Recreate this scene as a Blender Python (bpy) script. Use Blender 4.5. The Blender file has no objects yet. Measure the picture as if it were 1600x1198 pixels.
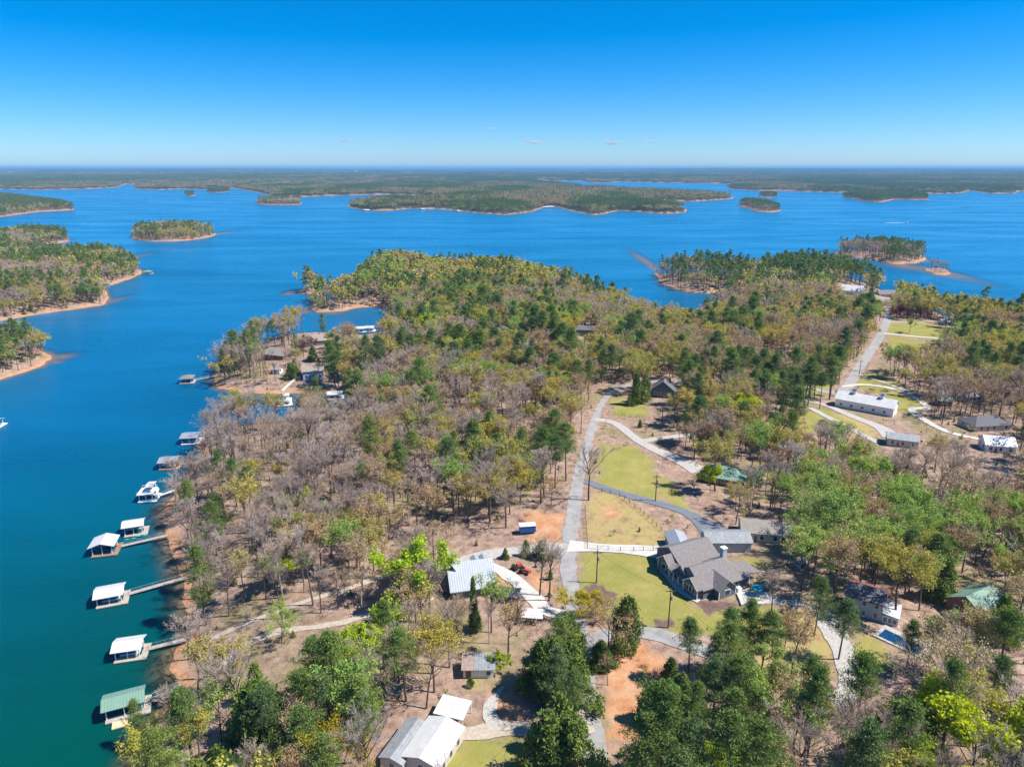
import bpy, bmesh, math, random
import numpy as np
from mathutils import Vector, Matrix
R = math.radians
rng = np.random.default_rng(7)
random.seed(7)
sc = bpy.context.scene
col = sc.collection

# ------------------------------------------------------------------ camera, sky, sun, exposure
CAM_H = 115.0
FPX = 1110.0                       # focal length in photo pixels (1600 wide)
HORIZON = 262.0
PITCH = math.atan((599 - HORIZON) / FPX)
cam_d = bpy.data.cameras.new('camera')
cam = bpy.data.objects.new('camera', cam_d)
col.objects.link(cam)
cam_d.sensor_fit = 'HORIZONTAL'
cam_d.sensor_width = 36
cam_d.lens = 36 * FPX / 1600
cam_d.clip_start = 1
cam_d.clip_end = 200000
cam.location = (0, 0, CAM_H)
cam.rotation_euler = (R(90) - PITCH, 0, 0)
sc.camera = cam

SUN_EL, SUN_AZ = R(54), R(-8)      # azimuth measured from +X towards +Y
sdir = Vector((math.cos(SUN_EL) * math.cos(SUN_AZ), math.cos(SUN_EL) * math.sin(SUN_AZ), math.sin(SUN_EL)))
world = bpy.data.worlds.new('World')
sc.world = world
world.use_nodes = True
wn, wl = world.node_tree.nodes, world.node_tree.links
wn.clear()
sky = wn.new('ShaderNodeTexSky')
sky.sky_type = 'NISHITA'
sky.sun_disc = False
sky.sun_elevation = SUN_EL
sky.sun_rotation = math.pi / 2 - SUN_AZ
sky.altitude = 300
sky.air_density = 0.75
sky.dust_density = 0.45
sky.ozone_density = 10.0
hsv = wn.new('ShaderNodeHueSaturation')
hsv.inputs['Hue'].default_value = .497
hsv.inputs['Saturation'].default_value = 1.32
hsv.inputs['Value'].default_value = 1.0
bg = wn.new('ShaderNodeBackground')
bg.inputs['Strength'].default_value = 0.106
wo = wn.new('ShaderNodeOutputWorld')
wl.new(sky.outputs[0], hsv.inputs['Color'])
wl.new(hsv.outputs[0], bg.inputs['Color'])
wl.new(bg.outputs[0], wo.inputs['Surface'])

sun_d = bpy.data.lights.new('sun', 'SUN')
sun_d.energy = 5.0
sun_d.angle = R(0.5)
sun_d.color = (1.0, 0.95, 0.87)
sun = bpy.data.objects.new('sun', sun_d)
col.objects.link(sun)
sun.rotation_euler = sdir.to_track_quat('Z', 'Y').to_euler()
sun.location = (200, 0, 300)

sc.view_settings.view_transform = 'Standard'
sc.view_settings.look = 'None'
sc.view_settings.exposure = 0.66
sc.view_settings.gamma = 1
sc.cycles.use_denoising = True
sc.cycles.max_bounces = 5
sc.cycles.diffuse_bounces = 3
sc.cycles.glossy_bounces = 2
sc.cycles.transmission_bounces = 3
sc.cycles.transparent_max_bounces = 6
sc.cycles.volume_bounces = 0

# ------------------------------------------------------------------ pixel <-> world planning helpers
SP, CP = math.sin(PITCH), math.cos(PITCH)
def P(x, y, z=0.0):
    """the place on the level z that stands at photo pixel x, y"""
    u, k = (x - 800) / FPX, (y - 599) / FPX
    t = (CAM_H - z) / (SP + k * CP)
    return (u * t, t * (CP - k * SP))
def proj(X, Y, Z):
    d = Y * CP + (CAM_H - Z) * SP
    k = (-Y * SP + (CAM_H - Z) * CP) / d
    return 800 + FPX * X / d, 599 + FPX * k

def vnoise(x, y, seed=0):
    x = np.asarray(x, dtype=np.float64); y = np.asarray(y, dtype=np.float64)
    xi, yi = np.floor(x), np.floor(y)
    fx, fy = x - xi, y - yi
    fx = fx * fx * (3 - 2 * fx); fy = fy * fy * (3 - 2 * fy)
    def hsh(a, b):
        v = np.sin(a * 127.1 + b * 311.7 + seed * 74.7) * 43758.5453
        return v - np.floor(v)
    a, b, c, d = hsh(xi, yi), hsh(xi + 1, yi), hsh(xi, yi + 1), hsh(xi + 1, yi + 1)
    return (a * (1 - fx) + b * fx) * (1 - fy) + (c * (1 - fx) + d * fx) * fy
def fnoise(x, y, seed=0, n=3):
    s, a, t = 0, 1.0, 0
    for i in range(n):
        s = s + a * vnoise(x * 2 ** i, y * 2 ** i, seed + i); t += a; a *= .5
    return s / t

def inside(px, py, poly):
    px = np.asarray(px, dtype=np.float64); py = np.asarray(py, dtype=np.float64)
    res = np.zeros(px.shape, bool)
    n = len(poly)
    for i in range(n):
        x1, y1 = poly[i]; x2, y2 = poly[(i + 1) % n]
        if y1 == y2: continue
        c = ((y1 > py) != (y2 > py)) & (px < (x2 - x1) * (py - y1) / (y2 - y1) + x1)
        res ^= c
    return res
def seg_dist(px, py, pts, closed=True):
    px = np.asarray(px, dtype=np.float32); py = np.asarray(py, dtype=np.float32)
    best = np.full(px.shape, 1e12, np.float32)
    n = len(pts)
    for i in range(n if closed else n - 1):
        x1, y1 = pts[i]; x2, y2 = pts[(i + 1) % n]
        dx, dy = x2 - x1, y2 - y1
        L = dx * dx + dy * dy + 1e-9
        t = np.clip(((px - x1) * dx + (py - y1) * dy) / L, 0, 1)
        ex, ey = px - (x1 + t * dx), py - (y1 + t * dy)
        np.minimum(best, ex * ex + ey * ey, out=best)
    return np.sqrt(best)

# ------------------------------------------------------------------ land outlines (shores)
def shore(pts):
    return [(p[1], p[2]) if p[0] == 'w' else P(*p) for p in pts]
LANDS = {}
LANDS['main'] = shore([('w', -85, -120), (188, 1300), (215, 1198), (232, 1150), (255, 1110), (283, 1078), (265, 1045), (270, 1012), (292, 1000),
    (298, 975), (284, 940), (292, 905), (278, 885), (272, 862), (263, 838), (258, 815), (262, 790), (272, 768), (290, 745), (312, 724),
    (322, 700), (335, 680), (370, 667), (420, 662), (470, 656), (520, 646), (556, 630), (548, 613), (500, 614), (450, 614), (400, 614),
    (360, 612), (342, 607), (334, 597), (340, 586), (347, 574), (355, 562), (378, 552), (410, 536), (440, 527), (470, 522), (500, 519),
    (540, 522), (570, 524), (600, 519), (620, 502), (612, 483), (602, 478), (564, 479), (535, 485), (500, 488), (486, 484), (491, 472),
    (500, 463), (480, 460), (461, 457), (478, 452), (492, 448), (515, 437, 20), (545, 418, 22), (562, 404, 22), (585, 391, 22),
    (610, 387, 23), (660, 390, 23), (685, 398, 22), (720, 401, 22), (760, 397, 22), (800, 398, 22), (830, 405, 22), (860, 410, 22),
    (890, 418, 22), (925, 433, 22), (955, 441, 22), (985, 449, 21), (1000, 461, 20), (1010, 470, 18), (1035, 479, 16), (1060, 487, 14),
    (1085, 494, 10), (1110, 490, 8), (1122, 478, 6), (1133, 463, 2), (1130, 456), (1110, 458), (1085, 457), (1060, 453), (1040, 446),
    (1029, 435), (1025, 428), (1032, 401, 20), (1080, 399, 20), (1120, 404, 20), (1180, 407, 20), (1200, 399, 22), (1250, 397, 22),
    (1300, 400, 22), (1340, 405, 22), (1380, 418, 22), (1400, 431, 22), (1450, 441, 22), (1500, 458, 22), (1550, 462, 22), (1600, 468, 22),
    (1750, 478, 22), (2100, 495, 22), ('w', 1100, 300), ('w', 1100, -120)])
LANDS['isle_right'] = shore([(1303, 396), (1320, 400), (1345, 403), (1372, 408), (1400, 412), (1432, 411), (1447, 405), (1441, 399), (1400, 394), (1345, 391), (1312, 392)])
LANDS['islet_right'] = shore([(1446, 421), (1460, 418), (1474, 419), (1489, 428), (1478, 430), (1460, 428)])
LANDS['isle_left'] = shore([(205, 371), (215, 375), (240, 377), (272, 377), (308, 374), (330, 370), (338, 366), (328, 362), (300, 360), (245, 360), (212, 365)])
LANDS['islet_a'] = shore([(288, 306), (297, 307), (306, 306), (300, 304)])
LANDS['islet_b'] = shore([(323, 300), (340, 301.5), (360, 300), (350, 297.5), (330, 297.5)])
LANDS['islet_c'] = shore([(398, 317), (410, 320), (440, 321), (468, 320), (472, 317.5), (455, 315), (420, 314)])
LANDS['left_a'] = shore([(-420, 345), (0, 339), (30, 335), (60, 331), (119, 328), (105, 323), (60, 316), (10, 309), (-100, 305), (-500, 304)])
LANDS['left_b'] = shore([(-420, 425), (-60, 410), (20, 399), (40, 392), (60, 386), (84, 381), (109, 377), (104, 371), (70, 370), (0, 374), (-420, 378)])
LANDS['left_c'] = shore([(-420, 545), (-60, 512), (0, 501), (40, 493), (90, 486), (130, 481), (163, 476), (170, 466), (164, 453), (150, 447), (175, 445), (200, 437), (221, 426), (213, 417), (196, 409), (178, 404), (150, 402), (110, 403), (60, 406), (20, 404), (-420, 415)])
LANDS['left_d'] = shore([(-420, 690), (-80, 615), (0, 593), (30, 584), (60, 574), (78, 561), (75, 552), (60, 545), (30, 539), (0, 535), (-80, 530), (-420, 545)])
LANDS['far'] = shore([('w', -95000, 92000), (-2600, 285), (-300, 293), (0, 296), (70, 297), (150, 295), (183, 293), (196, 288), (210, 288.5), (211, 295), (250, 297), (290, 295), (330, 297), (365, 294), (392, 299), (420, 304),
    (426, 308), (470, 308), (512, 306), (560, 305), (600, 304), (650, 305), (692, 308), (684, 313.5), (640, 316), (600, 317), (565, 318), (541, 321), (550, 325), (580, 329), (612, 329), (640, 326), (690, 327), (740, 332), (790, 336),
    (830, 331), (850, 324), (870, 323), (900, 331), (930, 336), (945, 334), (966, 329), (1000, 331), (1040, 334), (1070, 332), (1074, 327), (1050, 322), (1010, 316), (1030, 313), (1085, 315), (1142, 311),
    (1147, 308.5), (1100, 306), (1060, 303), (1000, 300), (955, 297), (900, 293), (848, 288), (838, 285), (850, 282.3), (910, 283), (922, 285.5), (955, 286), (962, 284), (1050, 286), (1140, 287), (1150, 289), (1134, 295), (1180, 298),
    (1250, 299), (1310, 301.5), (1322, 300), (1400, 301), (1462, 303), (1502, 302), (1515, 298), (1545, 302.5), (1585, 302.5), (1592, 299), (1620, 298), (1800, 303), (4000, 300), ('w', 95000, 92000)])
LANDS['isle_long'] = shore([(1315, 309), (1335, 311), (1352, 315), (1378, 316), (1396, 312), (1425, 312.5), (1450, 312), (1448, 308.5), (1390, 306), (1330, 305)])
LANDS['isle_mid'] = shore([(1153, 322), (1170, 326), (1185, 331), (1205, 332), (1220, 330), (1212, 325), (1190, 321), (1165, 318)])
LANDS['islet_d'] = shore([(1184, 308), (1200, 309), (1216, 308.5), (1210, 306.5), (1190, 306.5)])
CAPS = {'main': 11.5, 'isle_right': 5, 'islet_right': 1.2, 'isle_left': 6, 'islet_a': 1.5, 'islet_b': 3, 'islet_c': 2.5, 'left_a': 8, 'left_b': 8, 'left_c': 9,
        'left_d': 9, 'far': 13, 'isle_long': 4, 'isle_mid': 4, 'islet_d': 3}
SHOALS = [(1008, 408, 10, 34), (1020, 418, 8, 18), (455, 457, 13, 9), (478, 485, 14, 10), (176, 470, 12, 16), (95, 557, 21, 13), (85, 565, 14, 10), (1460, 424, 24, 34), (1490, 428, 15, 14), (1415, 416, 26, 14), (1450, 408, 10, 10),
          (185, 407, 16, 26), (340, 366, 9, 16), (226, 424, 9, 8), (340, 604, 10, 8), (520, 488, 20, 8)]

def relief(X, Y):
    return 1.3 * np.sin(X * .021 + 1.1) * np.cos(Y * .017) + .8 * np.sin(X * .043 + Y * .031)
def land_height(X, Y):
    """ground height above the lake, and which land it belongs to"""
    X = np.asarray(X, dtype=np.float64); Y = np.asarray(Y, dtype=np.float64)
    D = np.sqrt(X * X + Y * Y)
    best = np.full(X.shape, -1e9); who = np.zeros(X.shape, int); cap = np.ones(X.shape)
    for i, (k, poly) in enumerate(LANDS.items()):
        xs = [p[0] for p in poly]; ys = [p[1] for p in poly]
        m = (X > min(xs) - 250) & (X < max(xs) + 250) & (Y > min(ys) - 250) & (Y < max(ys) + 250)
        if not m.any(): continue
        d = seg_dist(X[m], Y[m], poly)
        d = np.where(inside(X[m], Y[m], poly), d, -d)
        b = best[m]; up = d > b
        b[up] = d[up]; best[m] = b
        w = who[m]; w[up] = i; who[m] = w
        c = cap[m]; c[up] = CAPS[k]; cap[m] = c
    wob = (fnoise(X / 14, Y / 14, 3) - .5) * 5.0 * np.clip(D / 300, .5, 1.5)
    d = best + wob * np.clip(1.2 - np.abs(best) / 60, 0, 1)
    pos = np.maximum(d, 0)
    h = np.where(d > 0, cap * (1 - np.exp(-pos / (cap * 3.4))), np.maximum(d * .17, -6))
    h = h + np.clip(pos / 60, 0, 1) * np.where(D < 1500, relief(X, Y), 0)
    far = np.clip((D - 5000) / 16000, 0, 1)
    h = h + np.where(d > 0, far * np.clip(pos / 700, 0, 1) * 105 * np.maximum(fnoise(X / 5200, Y / 3600, 11) - .12, 0), 0)
    for (sx, sy, rx, ry) in SHOALS:
        cx, cy = P(sx, sy)
        t = CAM_H / (SP + (sy - 599) / FPX * CP)
        ax = 1.8 * rx * t / FPX; ay = 1.8 * ry * .5 * t * t / FPX / CAM_H
        q = ((X - cx) / ax) ** 2 + ((Y - cy) / ay) ** 2
        h = np.where((d <= 0), np.maximum(h, -.15 - 1.15 * np.sqrt(q) ** 1.3), h)
    return h, who, d
def H1(x, y):
    return float(land_height(np.array([x]), np.array([y]))[0][0])
_gc = {}
def G(x, y):
    """ground point seen at photo pixel x, y"""
    key = (x, y)
    if key not in _gc:
        z = 9.0
        for _ in range(7):
            X, Y = P(x, y, z); z = .35 * z + .65 * max(H1(X, Y), 0)
        X, Y = P(x, y, z)
        _gc[key] = (X, Y, H1(X, Y))
    return _gc[key]
def Gm(pts):
    return [G(*p)[:2] for p in pts]

# ------------------------------------------------------------------ material helpers
MATS = {}
def new_mat(name):
    m = bpy.data.materials.new(name); m.use_nodes = True
    m.node_tree.nodes.clear()
    return m, m.node_tree.nodes, m.node_tree.links
def mat(name, c, rough=.8, var=.18, scale=1.2, metallic=0., spec=.3, bump=0., stripes=None):
    """plain surface with noise mottling; stripes=(axis, spacing) adds fine seams as relief"""
    if name in MATS: return MATS[name]
    m, n, l = new_mat(name)
    out = n.new('ShaderNodeOutputMaterial'); b = n.new('ShaderNodeBsdfPrincipled')
    b.inputs['Roughness'].default_value = rough; b.inputs['Metallic'].default_value = metallic
    b.inputs['Specular IOR Level'].default_value = spec
    l.new(b.outputs[0], out.inputs[0])
    tc = n.new('ShaderNodeTexCoord')
    nz = n.new('ShaderNodeTexNoise'); nz.inputs['Scale'].default_value = scale; nz.inputs['Detail'].default_value = 4; nz.inputs['Roughness'].default_value = .65
    l.new(tc.outputs['Object'], nz.inputs['Vector'])
    mr = n.new('ShaderNodeMapRange'); mr.inputs[1].default_value = .25; mr.inputs[2].default_value = .75
    mr.inputs[3].default_value = 1 - var; mr.inputs[4].default_value = 1 + var
    l.new(nz.outputs['Fac'], mr.inputs[0])
    mx = n.new('ShaderNodeVectorMath'); mx.operation = 'SCALE'; mx.inputs[0].default_value = c
    l.new(mr.outputs[0], mx.inputs['Scale']); l.new(mx.outputs[0], b.inputs['Base Color'])
    if stripes:
        sx = n.new('ShaderNodeSeparateXYZ'); l.new(tc.outputs['Object'], sx.inputs[0])
        mo = n.new('ShaderNodeMath'); mo.operation = 'PINGPONG'; mo.inputs[1].default_value = stripes[1] / 2
        l.new(sx.outputs[stripes[0]], mo.inputs[0])
        st = n.new('ShaderNodeMapRange'); st.inputs[1].default_value = 0; st.inputs[2].default_value = stripes[1] * .13
        l.new(mo.outputs[0], st.inputs[0])
        bp = n.new('ShaderNodeBump'); bp.inputs['Strength'].default_value = .9; bp.inputs['Distance'].default_value = .05
        l.new(st.outputs[0], bp.inputs['Height']); l.new(bp.outputs[0], b.inputs['Normal'])
    elif bump:
        bp = n.new('ShaderNodeBump'); bp.inputs['Strength'].default_value = bump; bp.inputs['Distance'].default_value = .1
        l.new(nz.outputs['Fac'], bp.inputs['Height']); l.new(bp.outputs[0], b.inputs['Normal'])
    MATS[name] = m
    return m
def leaf_mat(name, colors, transl=.35, var=.25):
    """foliage: colour differs from tree to tree and a little from clump to clump"""
    m, n, l = new_mat(name)
    out = n.new('ShaderNodeOutputMaterial')
    oi = n.new('ShaderNodeObjectInfo'); rp = n.new('ShaderNodeValToRGB')
    e = rp.color_ramp.elements
    while len(e) < len(colors): e.new(.5)
    for i, c in enumerate(colors):
        e[i].position = i / max(1, len(colors) - 1); e[i].color = (*c, 1)
    l.new(oi.outputs['Random'], rp.inputs[0])
    tc = n.new('ShaderNodeTexCoord'); nz = n.new('ShaderNodeTexNoise'); nz.inputs['Scale'].default_value = .9; nz.inputs['Detail'].default_value = 2
    l.new(tc.outputs['Object'], nz.inputs['Vector'])
    mr = n.new('ShaderNodeMapRange'); mr.inputs[1].default_value = .3; mr.inputs[2].default_value = .7; mr.inputs[3].default_value = 1 - var; mr.inputs[4].default_value = 1 + var
    l.new(nz.outputs['Fac'], mr.inputs[0])
    sc_ = n.new('ShaderNodeVectorMath'); sc_.operation = 'SCALE'
    l.new(rp.outputs[0], sc_.inputs[0]); l.new(mr.outputs[0], sc_.inputs['Scale'])
    d = n.new('ShaderNodeBsdfDiffuse'); t = n.new('ShaderNodeBsdfTranslucent'); mx = n.new('ShaderNodeMixShader'); mx.inputs[0].default_value = transl
    l.new(sc_.outputs[0], d.inputs[0]); l.new(sc_.outputs[0], t.inputs[0])
    l.new(d.outputs[0], mx.inputs[1]); l.new(t.outputs[0], mx.inputs[2]); l.new(mx.outputs[0], out.inputs[0])
    MATS[name] = m
    return m

# ------------------------------------------------------------------ object helpers
def tag(o, label=None, cat=None, group=None, kind=None):
    if label: o['label'] = label
    if cat: o['category'] = cat
    if group: o['group'] = group
    if kind: o['kind'] = kind
    return o
def empty(name, loc, rz=0, label=None, cat=None, group=None):
    o = bpy.data.objects.new(name, None); col.objects.link(o)
    o.location = loc; o.rotation_euler = (0, 0, rz); o.empty_display_size = .5
    return tag(o, label, cat, group)
def mesh_np(name, verts, faces, mats=(), mat_idx=None, smooth=False):
    me = bpy.data.meshes.new(name)
    faces = np.asarray(faces, dtype=np.int32)
    verts = np.asarray(verts, dtype=np.float32)
    nf, k = faces.shape
    me.vertices.add(len(verts)); me.vertices.foreach_set('co', verts.ravel())
    me.loops.add(nf * k); me.loops.foreach_set('vertex_index', faces.ravel())
    me.polygons.add(nf); me.polygons.foreach_set('loop_start', np.arange(0, nf * k, k, dtype=np.int32))
    try: me.polygons.foreach_set('loop_total', np.full(nf, k, np.int32))
    except Exception: pass
    for m in mats: me.materials.append(m)
    if mat_idx is not None: me.polygons.foreach_set('material_index', np.asarray(mat_idx, np.int32))
    if smooth: me.polygons.foreach_set('use_smooth', np.ones(nf, bool))
    me.update(calc_edges=True)
    return me
class MB:
    """collects boxes, prisms and tubes that make one part"""
    def __init__(s): s.v = []; s.f = []
    def poly(s, pts, faces):
        o = len(s.v); s.v += [tuple(p) for p in pts]; s.f += [tuple(i + o for i in f) for f in faces]; return s
    def box(s, x0, x1, y0, y1, z0, z1):
        return s.poly([(x0, y0, z0), (x1, y0, z0), (x1, y1, z0), (x0, y1, z0), (x0, y0, z1), (x1, y0, z1), (x1, y1, z1), (x0, y1, z1)],
                      [(0, 3, 2, 1), (4, 5, 6, 7), (0, 1, 5, 4), (1, 2, 6, 5), (2, 3, 7, 6), (3, 0, 4, 7)])
    def prism(s, prof, a0, a1, axis):
        """profile in (across, z) extruded along the axis"""
        n = len(prof)
        pt = (lambda a, q: (a, q[0], q[1])) if axis == 'x' else (lambda a, q: (q[0], a, q[1]))
        pts = [pt(a0, q) for q in prof] + [pt(a1, q) for q in prof]
        return s.poly(pts, [tuple(range(n)), tuple(range(2 * n - 1, n - 1, -1))] + [(i, i + n, (i + 1) % n + n, (i + 1) % n) for i in range(n)])
    def tube(s, a, b, r0, r1=None, n=6):
        a, b = Vector(a), Vector(b); r1 = r0 if r1 is None else r1
        q = (b - a).to_track_quat('Z', 'Y')
        pts = []
        for c, r in ((a, r0), (b, r1)):
            for i in range(n):
                an = 2 * math.pi * i / n
                pts.append(c + q @ Vector((r * math.cos(an), r * math.sin(an), 0)))
        return s.poly(pts, [tuple(range(n - 1, -1, -1)), tuple(range(n, 2 * n))] + [(i, (i + 1) % n, (i + 1) % n + n, i + n) for i in range(n)])
    def build(s, name, m, parent=None, loc=None):
        me = bpy.data.meshes.new(name); me.from_pydata([tuple(p) for p in s.v], [], s.f)
        bm = bmesh.new(); bm.from_mesh(me); bmesh.ops.recalc_face_normals(bm, faces=bm.faces); bm.to_mesh(me); bm.free()
        me.materials.append(m); me.update()
        o = bpy.data.objects.new(name, me); col.objects.link(o)
        if parent is not None: o.parent = parent
        if loc is not None: o.location = loc
        return o

# ------------------------------------------------------------------ ground cover plan (pixels of the photo, turned into places)
LAWNS = [[(905, 862), (1000, 864), (1028, 872), (1032, 890), (1052, 915), (1080, 942), (1110, 958), (1200, 950), (1245, 962), (1235, 1000), (1062, 988), (1000, 980), (950, 972), (906, 928)],
         [(940, 692), (1000, 700), (1022, 722), (1030, 782), (985, 772), (936, 756)], [(1020, 735), (1060, 760), (1080, 800), (1035, 782)],
         [(1326, 604), (1352, 584), (1378, 582), (1442, 625), (1455, 642), (1420, 634), (1370, 612)], [(1328, 614), (1400, 620), (1440, 642), (1430, 652), (1385, 632)],
         [(1386, 503), (1440, 503), (1505, 518), (1485, 535), (1386, 522)], [(1390, 524), (1480, 540), (1470, 552), (1388, 545)], [(1372, 462), (1402, 478), (1398, 498), (1370, 492)],
         [(690, 1168), (740, 1155), (800, 1160), (845, 1172), (850, 1240), (690, 1240)], [(1330, 985), (1378, 1000), (1385, 1045), (1332, 1038)], [(1380, 1085), (1430, 1100), (1440, 1130), (1390, 1125)],
         [(955, 622), (1012, 632), (1010, 652), (960, 650)], [(1160, 870), (1190, 876), (1188, 888), (1158, 884)],
         [(1255, 595), (1300, 600), (1290, 620), (1245, 612)], [(1130, 690), (1240, 650), (1290, 640), (1330, 660), (1200, 700)], [(735, 1060), (760, 1068), (745, 1085), (722, 1080)]]
STRAW = [[(918, 856), (914, 790), (936, 764), (972, 770), (1046, 832), (1038, 858)], [(1100, 960), (1250, 960), (1320, 1010), (1300, 1060), (1200, 1050), (1110, 985)],
         [(1280, 640), (1340, 650), (1380, 680), (1330, 690)], [(1200, 955), (1290, 960), (1300, 1000), (1220, 1000)], [(1170, 560), (1240, 560), (1250, 600), (1180, 600)]]
CLAY = [[(952, 1008), (1005, 1003), (1042, 1030), (1038, 1085), (1000, 1150), (946, 1160)], [(772, 893), (800, 905), (812, 925), (795, 930), (778, 915)], [(815, 890), (850, 900), (862, 925), (835, 915)],
        [(772, 1075), (830, 1110), (822, 1130), (775, 1125)], [(820, 800), (880, 800), (880, 850), (830, 845)], [(1100, 890), (1110, 890), (1110, 900), (1100, 900)], [(945, 790), (965, 785), (960, 812), (940, 812)]]
MULCH = [[(918, 915), (936, 908), (962, 935), (950, 948), (925, 935)], [(1022, 968), (1045, 965), (1052, 980), (1028, 980)], [(1085, 940), (1105, 935), (1160, 950), (1120, 958)], [(1160, 835), (1180, 838), (1178, 850), (1162, 850)], [(1062, 600), (1110, 588), (1170, 590), (1120, 604)]]
lawn_w = [Gm(p) for p in LAWNS]; straw_w = [Gm(p) for p in STRAW]; clay_w = [Gm(p) for p in CLAY]; mulch_w = [Gm(p) for p in MULCH]

# ------------------------------------------------------------------ terrain and lake on one fan-shaped grid, finer near by
rows = np.concatenate([np.geomspace(62, 560, 400, endpoint=False), np.geomspace(560, 88000, 345)])
cols = np.linspace(R(-48), R(48), 600)
RR, AA = np.meshgrid(rows, cols, indexing='ij')
GX, GY = RR * np.sin(AA), RR * np.cos(AA)
GH, GW, GD = land_height(GX.ravel(), GY.ravel())
GH = GH.reshape(RR.shape); GW = GW.reshape(RR.shape); GD = GD.reshape(RR.shape)
cover = np.zeros(RR.shape + (4,), np.float32); cover[..., 3] = 1
near = (RR < 1100) & (GH > -.2)
nx, ny = GX[near], GY[near]
def soft(polys, w=2.6):
    a = np.zeros(nx.shape, np.float32)
    jx = nx + (fnoise(nx / 3.2, ny / 3.2, 5) - .5) * 5; jy = ny + (fnoise(nx / 3.2, ny / 3.2, 9) - .5) * 5
    for p in polys:
        xs = [q[0] for q in p]; ys = [q[1] for q in p]
        m = (nx > min(xs) - 5) & (nx < max(xs) + 5) & (ny > min(ys) - 5) & (ny < max(ys) + 5)
        if not m.any(): continue
        d = seg_dist(jx[m], jy[m], p); d = np.where(inside(jx[m], jy[m], p), d, -d)
        a[m] = np.maximum(a[m], np.clip(.5 + d / w, 0, 1))
    return a
cover[near, 0] = soft(lawn_w)
cover[near, 1] = np.maximum(soft(clay_w), 0)
cover[near, 2] = soft(straw_w, 3)
beach = np.clip(1 - (GD - 1.0) / np.clip(3.0 * (.4 + fnoise(GX / 25, GY / 25, 21)), 1.5, 6), 0, 1)
far_beach = np.clip(1 - GD / np.clip(RR * .0022, 2, 6), 0, 1)
cover[..., 1] = np.maximum(cover[..., 1], np.where(GD > -40, np.maximum(beach, far_beach), 1))
mul = np.zeros(RR.shape, np.float32); mul[near] = np.clip(soft(mulch_w, 1.0) * 1.6, 0, 1)

def ground_material():
    m, n, l = new_mat('ground')
    out = n.new('ShaderNodeOutputMaterial'); b = n.new('ShaderNodeBsdfPrincipled'); b.inputs['Roughness'].default_value = .95; b.inputs['Specular IOR Level'].default_value = .1
    l.new(b.outputs[0], out.inputs[0])
    geo = n.new('ShaderNodeNewGeometry')
    def noise(scale, detail=4, rough=.6):
        z = n.new('ShaderNodeTexNoise'); z.inputs['Scale'].default_value = scale; z.inputs['Detail'].default_value = detail; z.inputs['Roughness'].default_value = rough
        l.new(geo.outputs['Position'], z.inputs['Vector']); return z.outputs['Fac']
    def ramp(fac, stops):
        r = n.new('ShaderNodeValToRGB'); e = r.color_ramp.elements
        while len(e) < len(stops): e.new(.5)
        for i, (p, c) in enumerate(stops): e[i].position = p; e[i].color = (*c, 1)
        l.new(fac, r.inputs[0]); return r.outputs[0]
    def mix(f, a, b_):
        x = n.new('ShaderNodeMix'); x.data_type = 'RGBA'; l.new(f, x.inputs['Factor']); l.new(a, x.inputs[6]); l.new(b_, x.inputs[7]); return x.outputs[2]
    litter = ramp(noise(.35, 8, .75), [(.30, (.11, .072, .054)), (.42, (.25, .165, .125)), (.56, (.35, .245, .19)), (.72, (.48, .36, .285))])
    green = ramp(noise(.9, 4), [(.3, (.12, .12, .04)), (.7, (.28, .25, .10))])
    patch = ramp(noise(.045, 3), [(.5, (0, 0, 0)), (.68, (.75, .75, .75))])
    base = mix(patch, litter, green)
    wave = n.new('ShaderNodeTexWave'); wave.inputs['Scale'].default_value = .22; wave.inputs['Distortion'].default_value = 2.5; wave.inputs['Detail'].default_value = 2
    rot = n.new('ShaderNodeVectorRotate'); rot.inputs['Angle'].default_value = R(38); rot.rotation_type = 'Z_AXIS'
    l.new(geo.outputs['Position'], rot.inputs['Vector']); l.new(rot.outputs[0], wave.inputs['Vector'])
    mow = ramp(wave.outputs['Fac'], [(0, (.235, .215, .055)), (1, (.29, .27, .075))])
    thin = ramp(noise(.12, 5, .7), [(.35, (.21, .215, .05)), (.6, (.30, .265, .08)), (.78, (.40, .31, .15))])
    mx = n.new('ShaderNodeMix'); mx.data_type = 'RGBA'; mx.inputs['Factor'].default_value = .82; l.new(mow, mx.inputs[6]); l.new(thin, mx.inputs[7])
    clay = ramp(noise(.22, 6, .7), [(.3, (.36, .16, .075)), (.5, (.47, .24, .125)), (.7, (.52, .34, .22))])
    straw = ramp(noise(.3, 6, .7), [(.3, (.22, .15, .08)), (.5, (.38, .28, .13)), (.62, (.33, .30, .10)), (.75, (.5, .36, .22))])
    mulch = ramp(noise(1.2, 4), [(.3, (.11, .07, .06)), (.7, (.2, .13, .115))])
    at = n.new('ShaderNodeAttribute'); at.attribute_name = 'cover'
    sp = n.new('ShaderNodeSeparateColor'); l.new(at.outputs['Color'], sp.inputs[0])
    am = n.new('ShaderNodeAttribute'); am.attribute_name = 'mulch'
    c = mix(sp.outputs[2], base, straw); c = mix(sp.outputs[0], c, mx.outputs[2]); c = mix(sp.outputs[1], c, clay); c = mix(am.outputs['Fac'], c, mulch)
    l.new(c, b.inputs['Base Color'])
    bp = n.new('ShaderNodeBump'); bp.inputs['Strength'].default_value = .6; bp.inputs['Distance'].default_value = .35
    l.new(noise(1.1, 5, .7), bp.inputs['Height']); l.new(bp.outputs[0], b.inputs['Normal'])
    return m
M_GROUND = ground_material()

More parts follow.
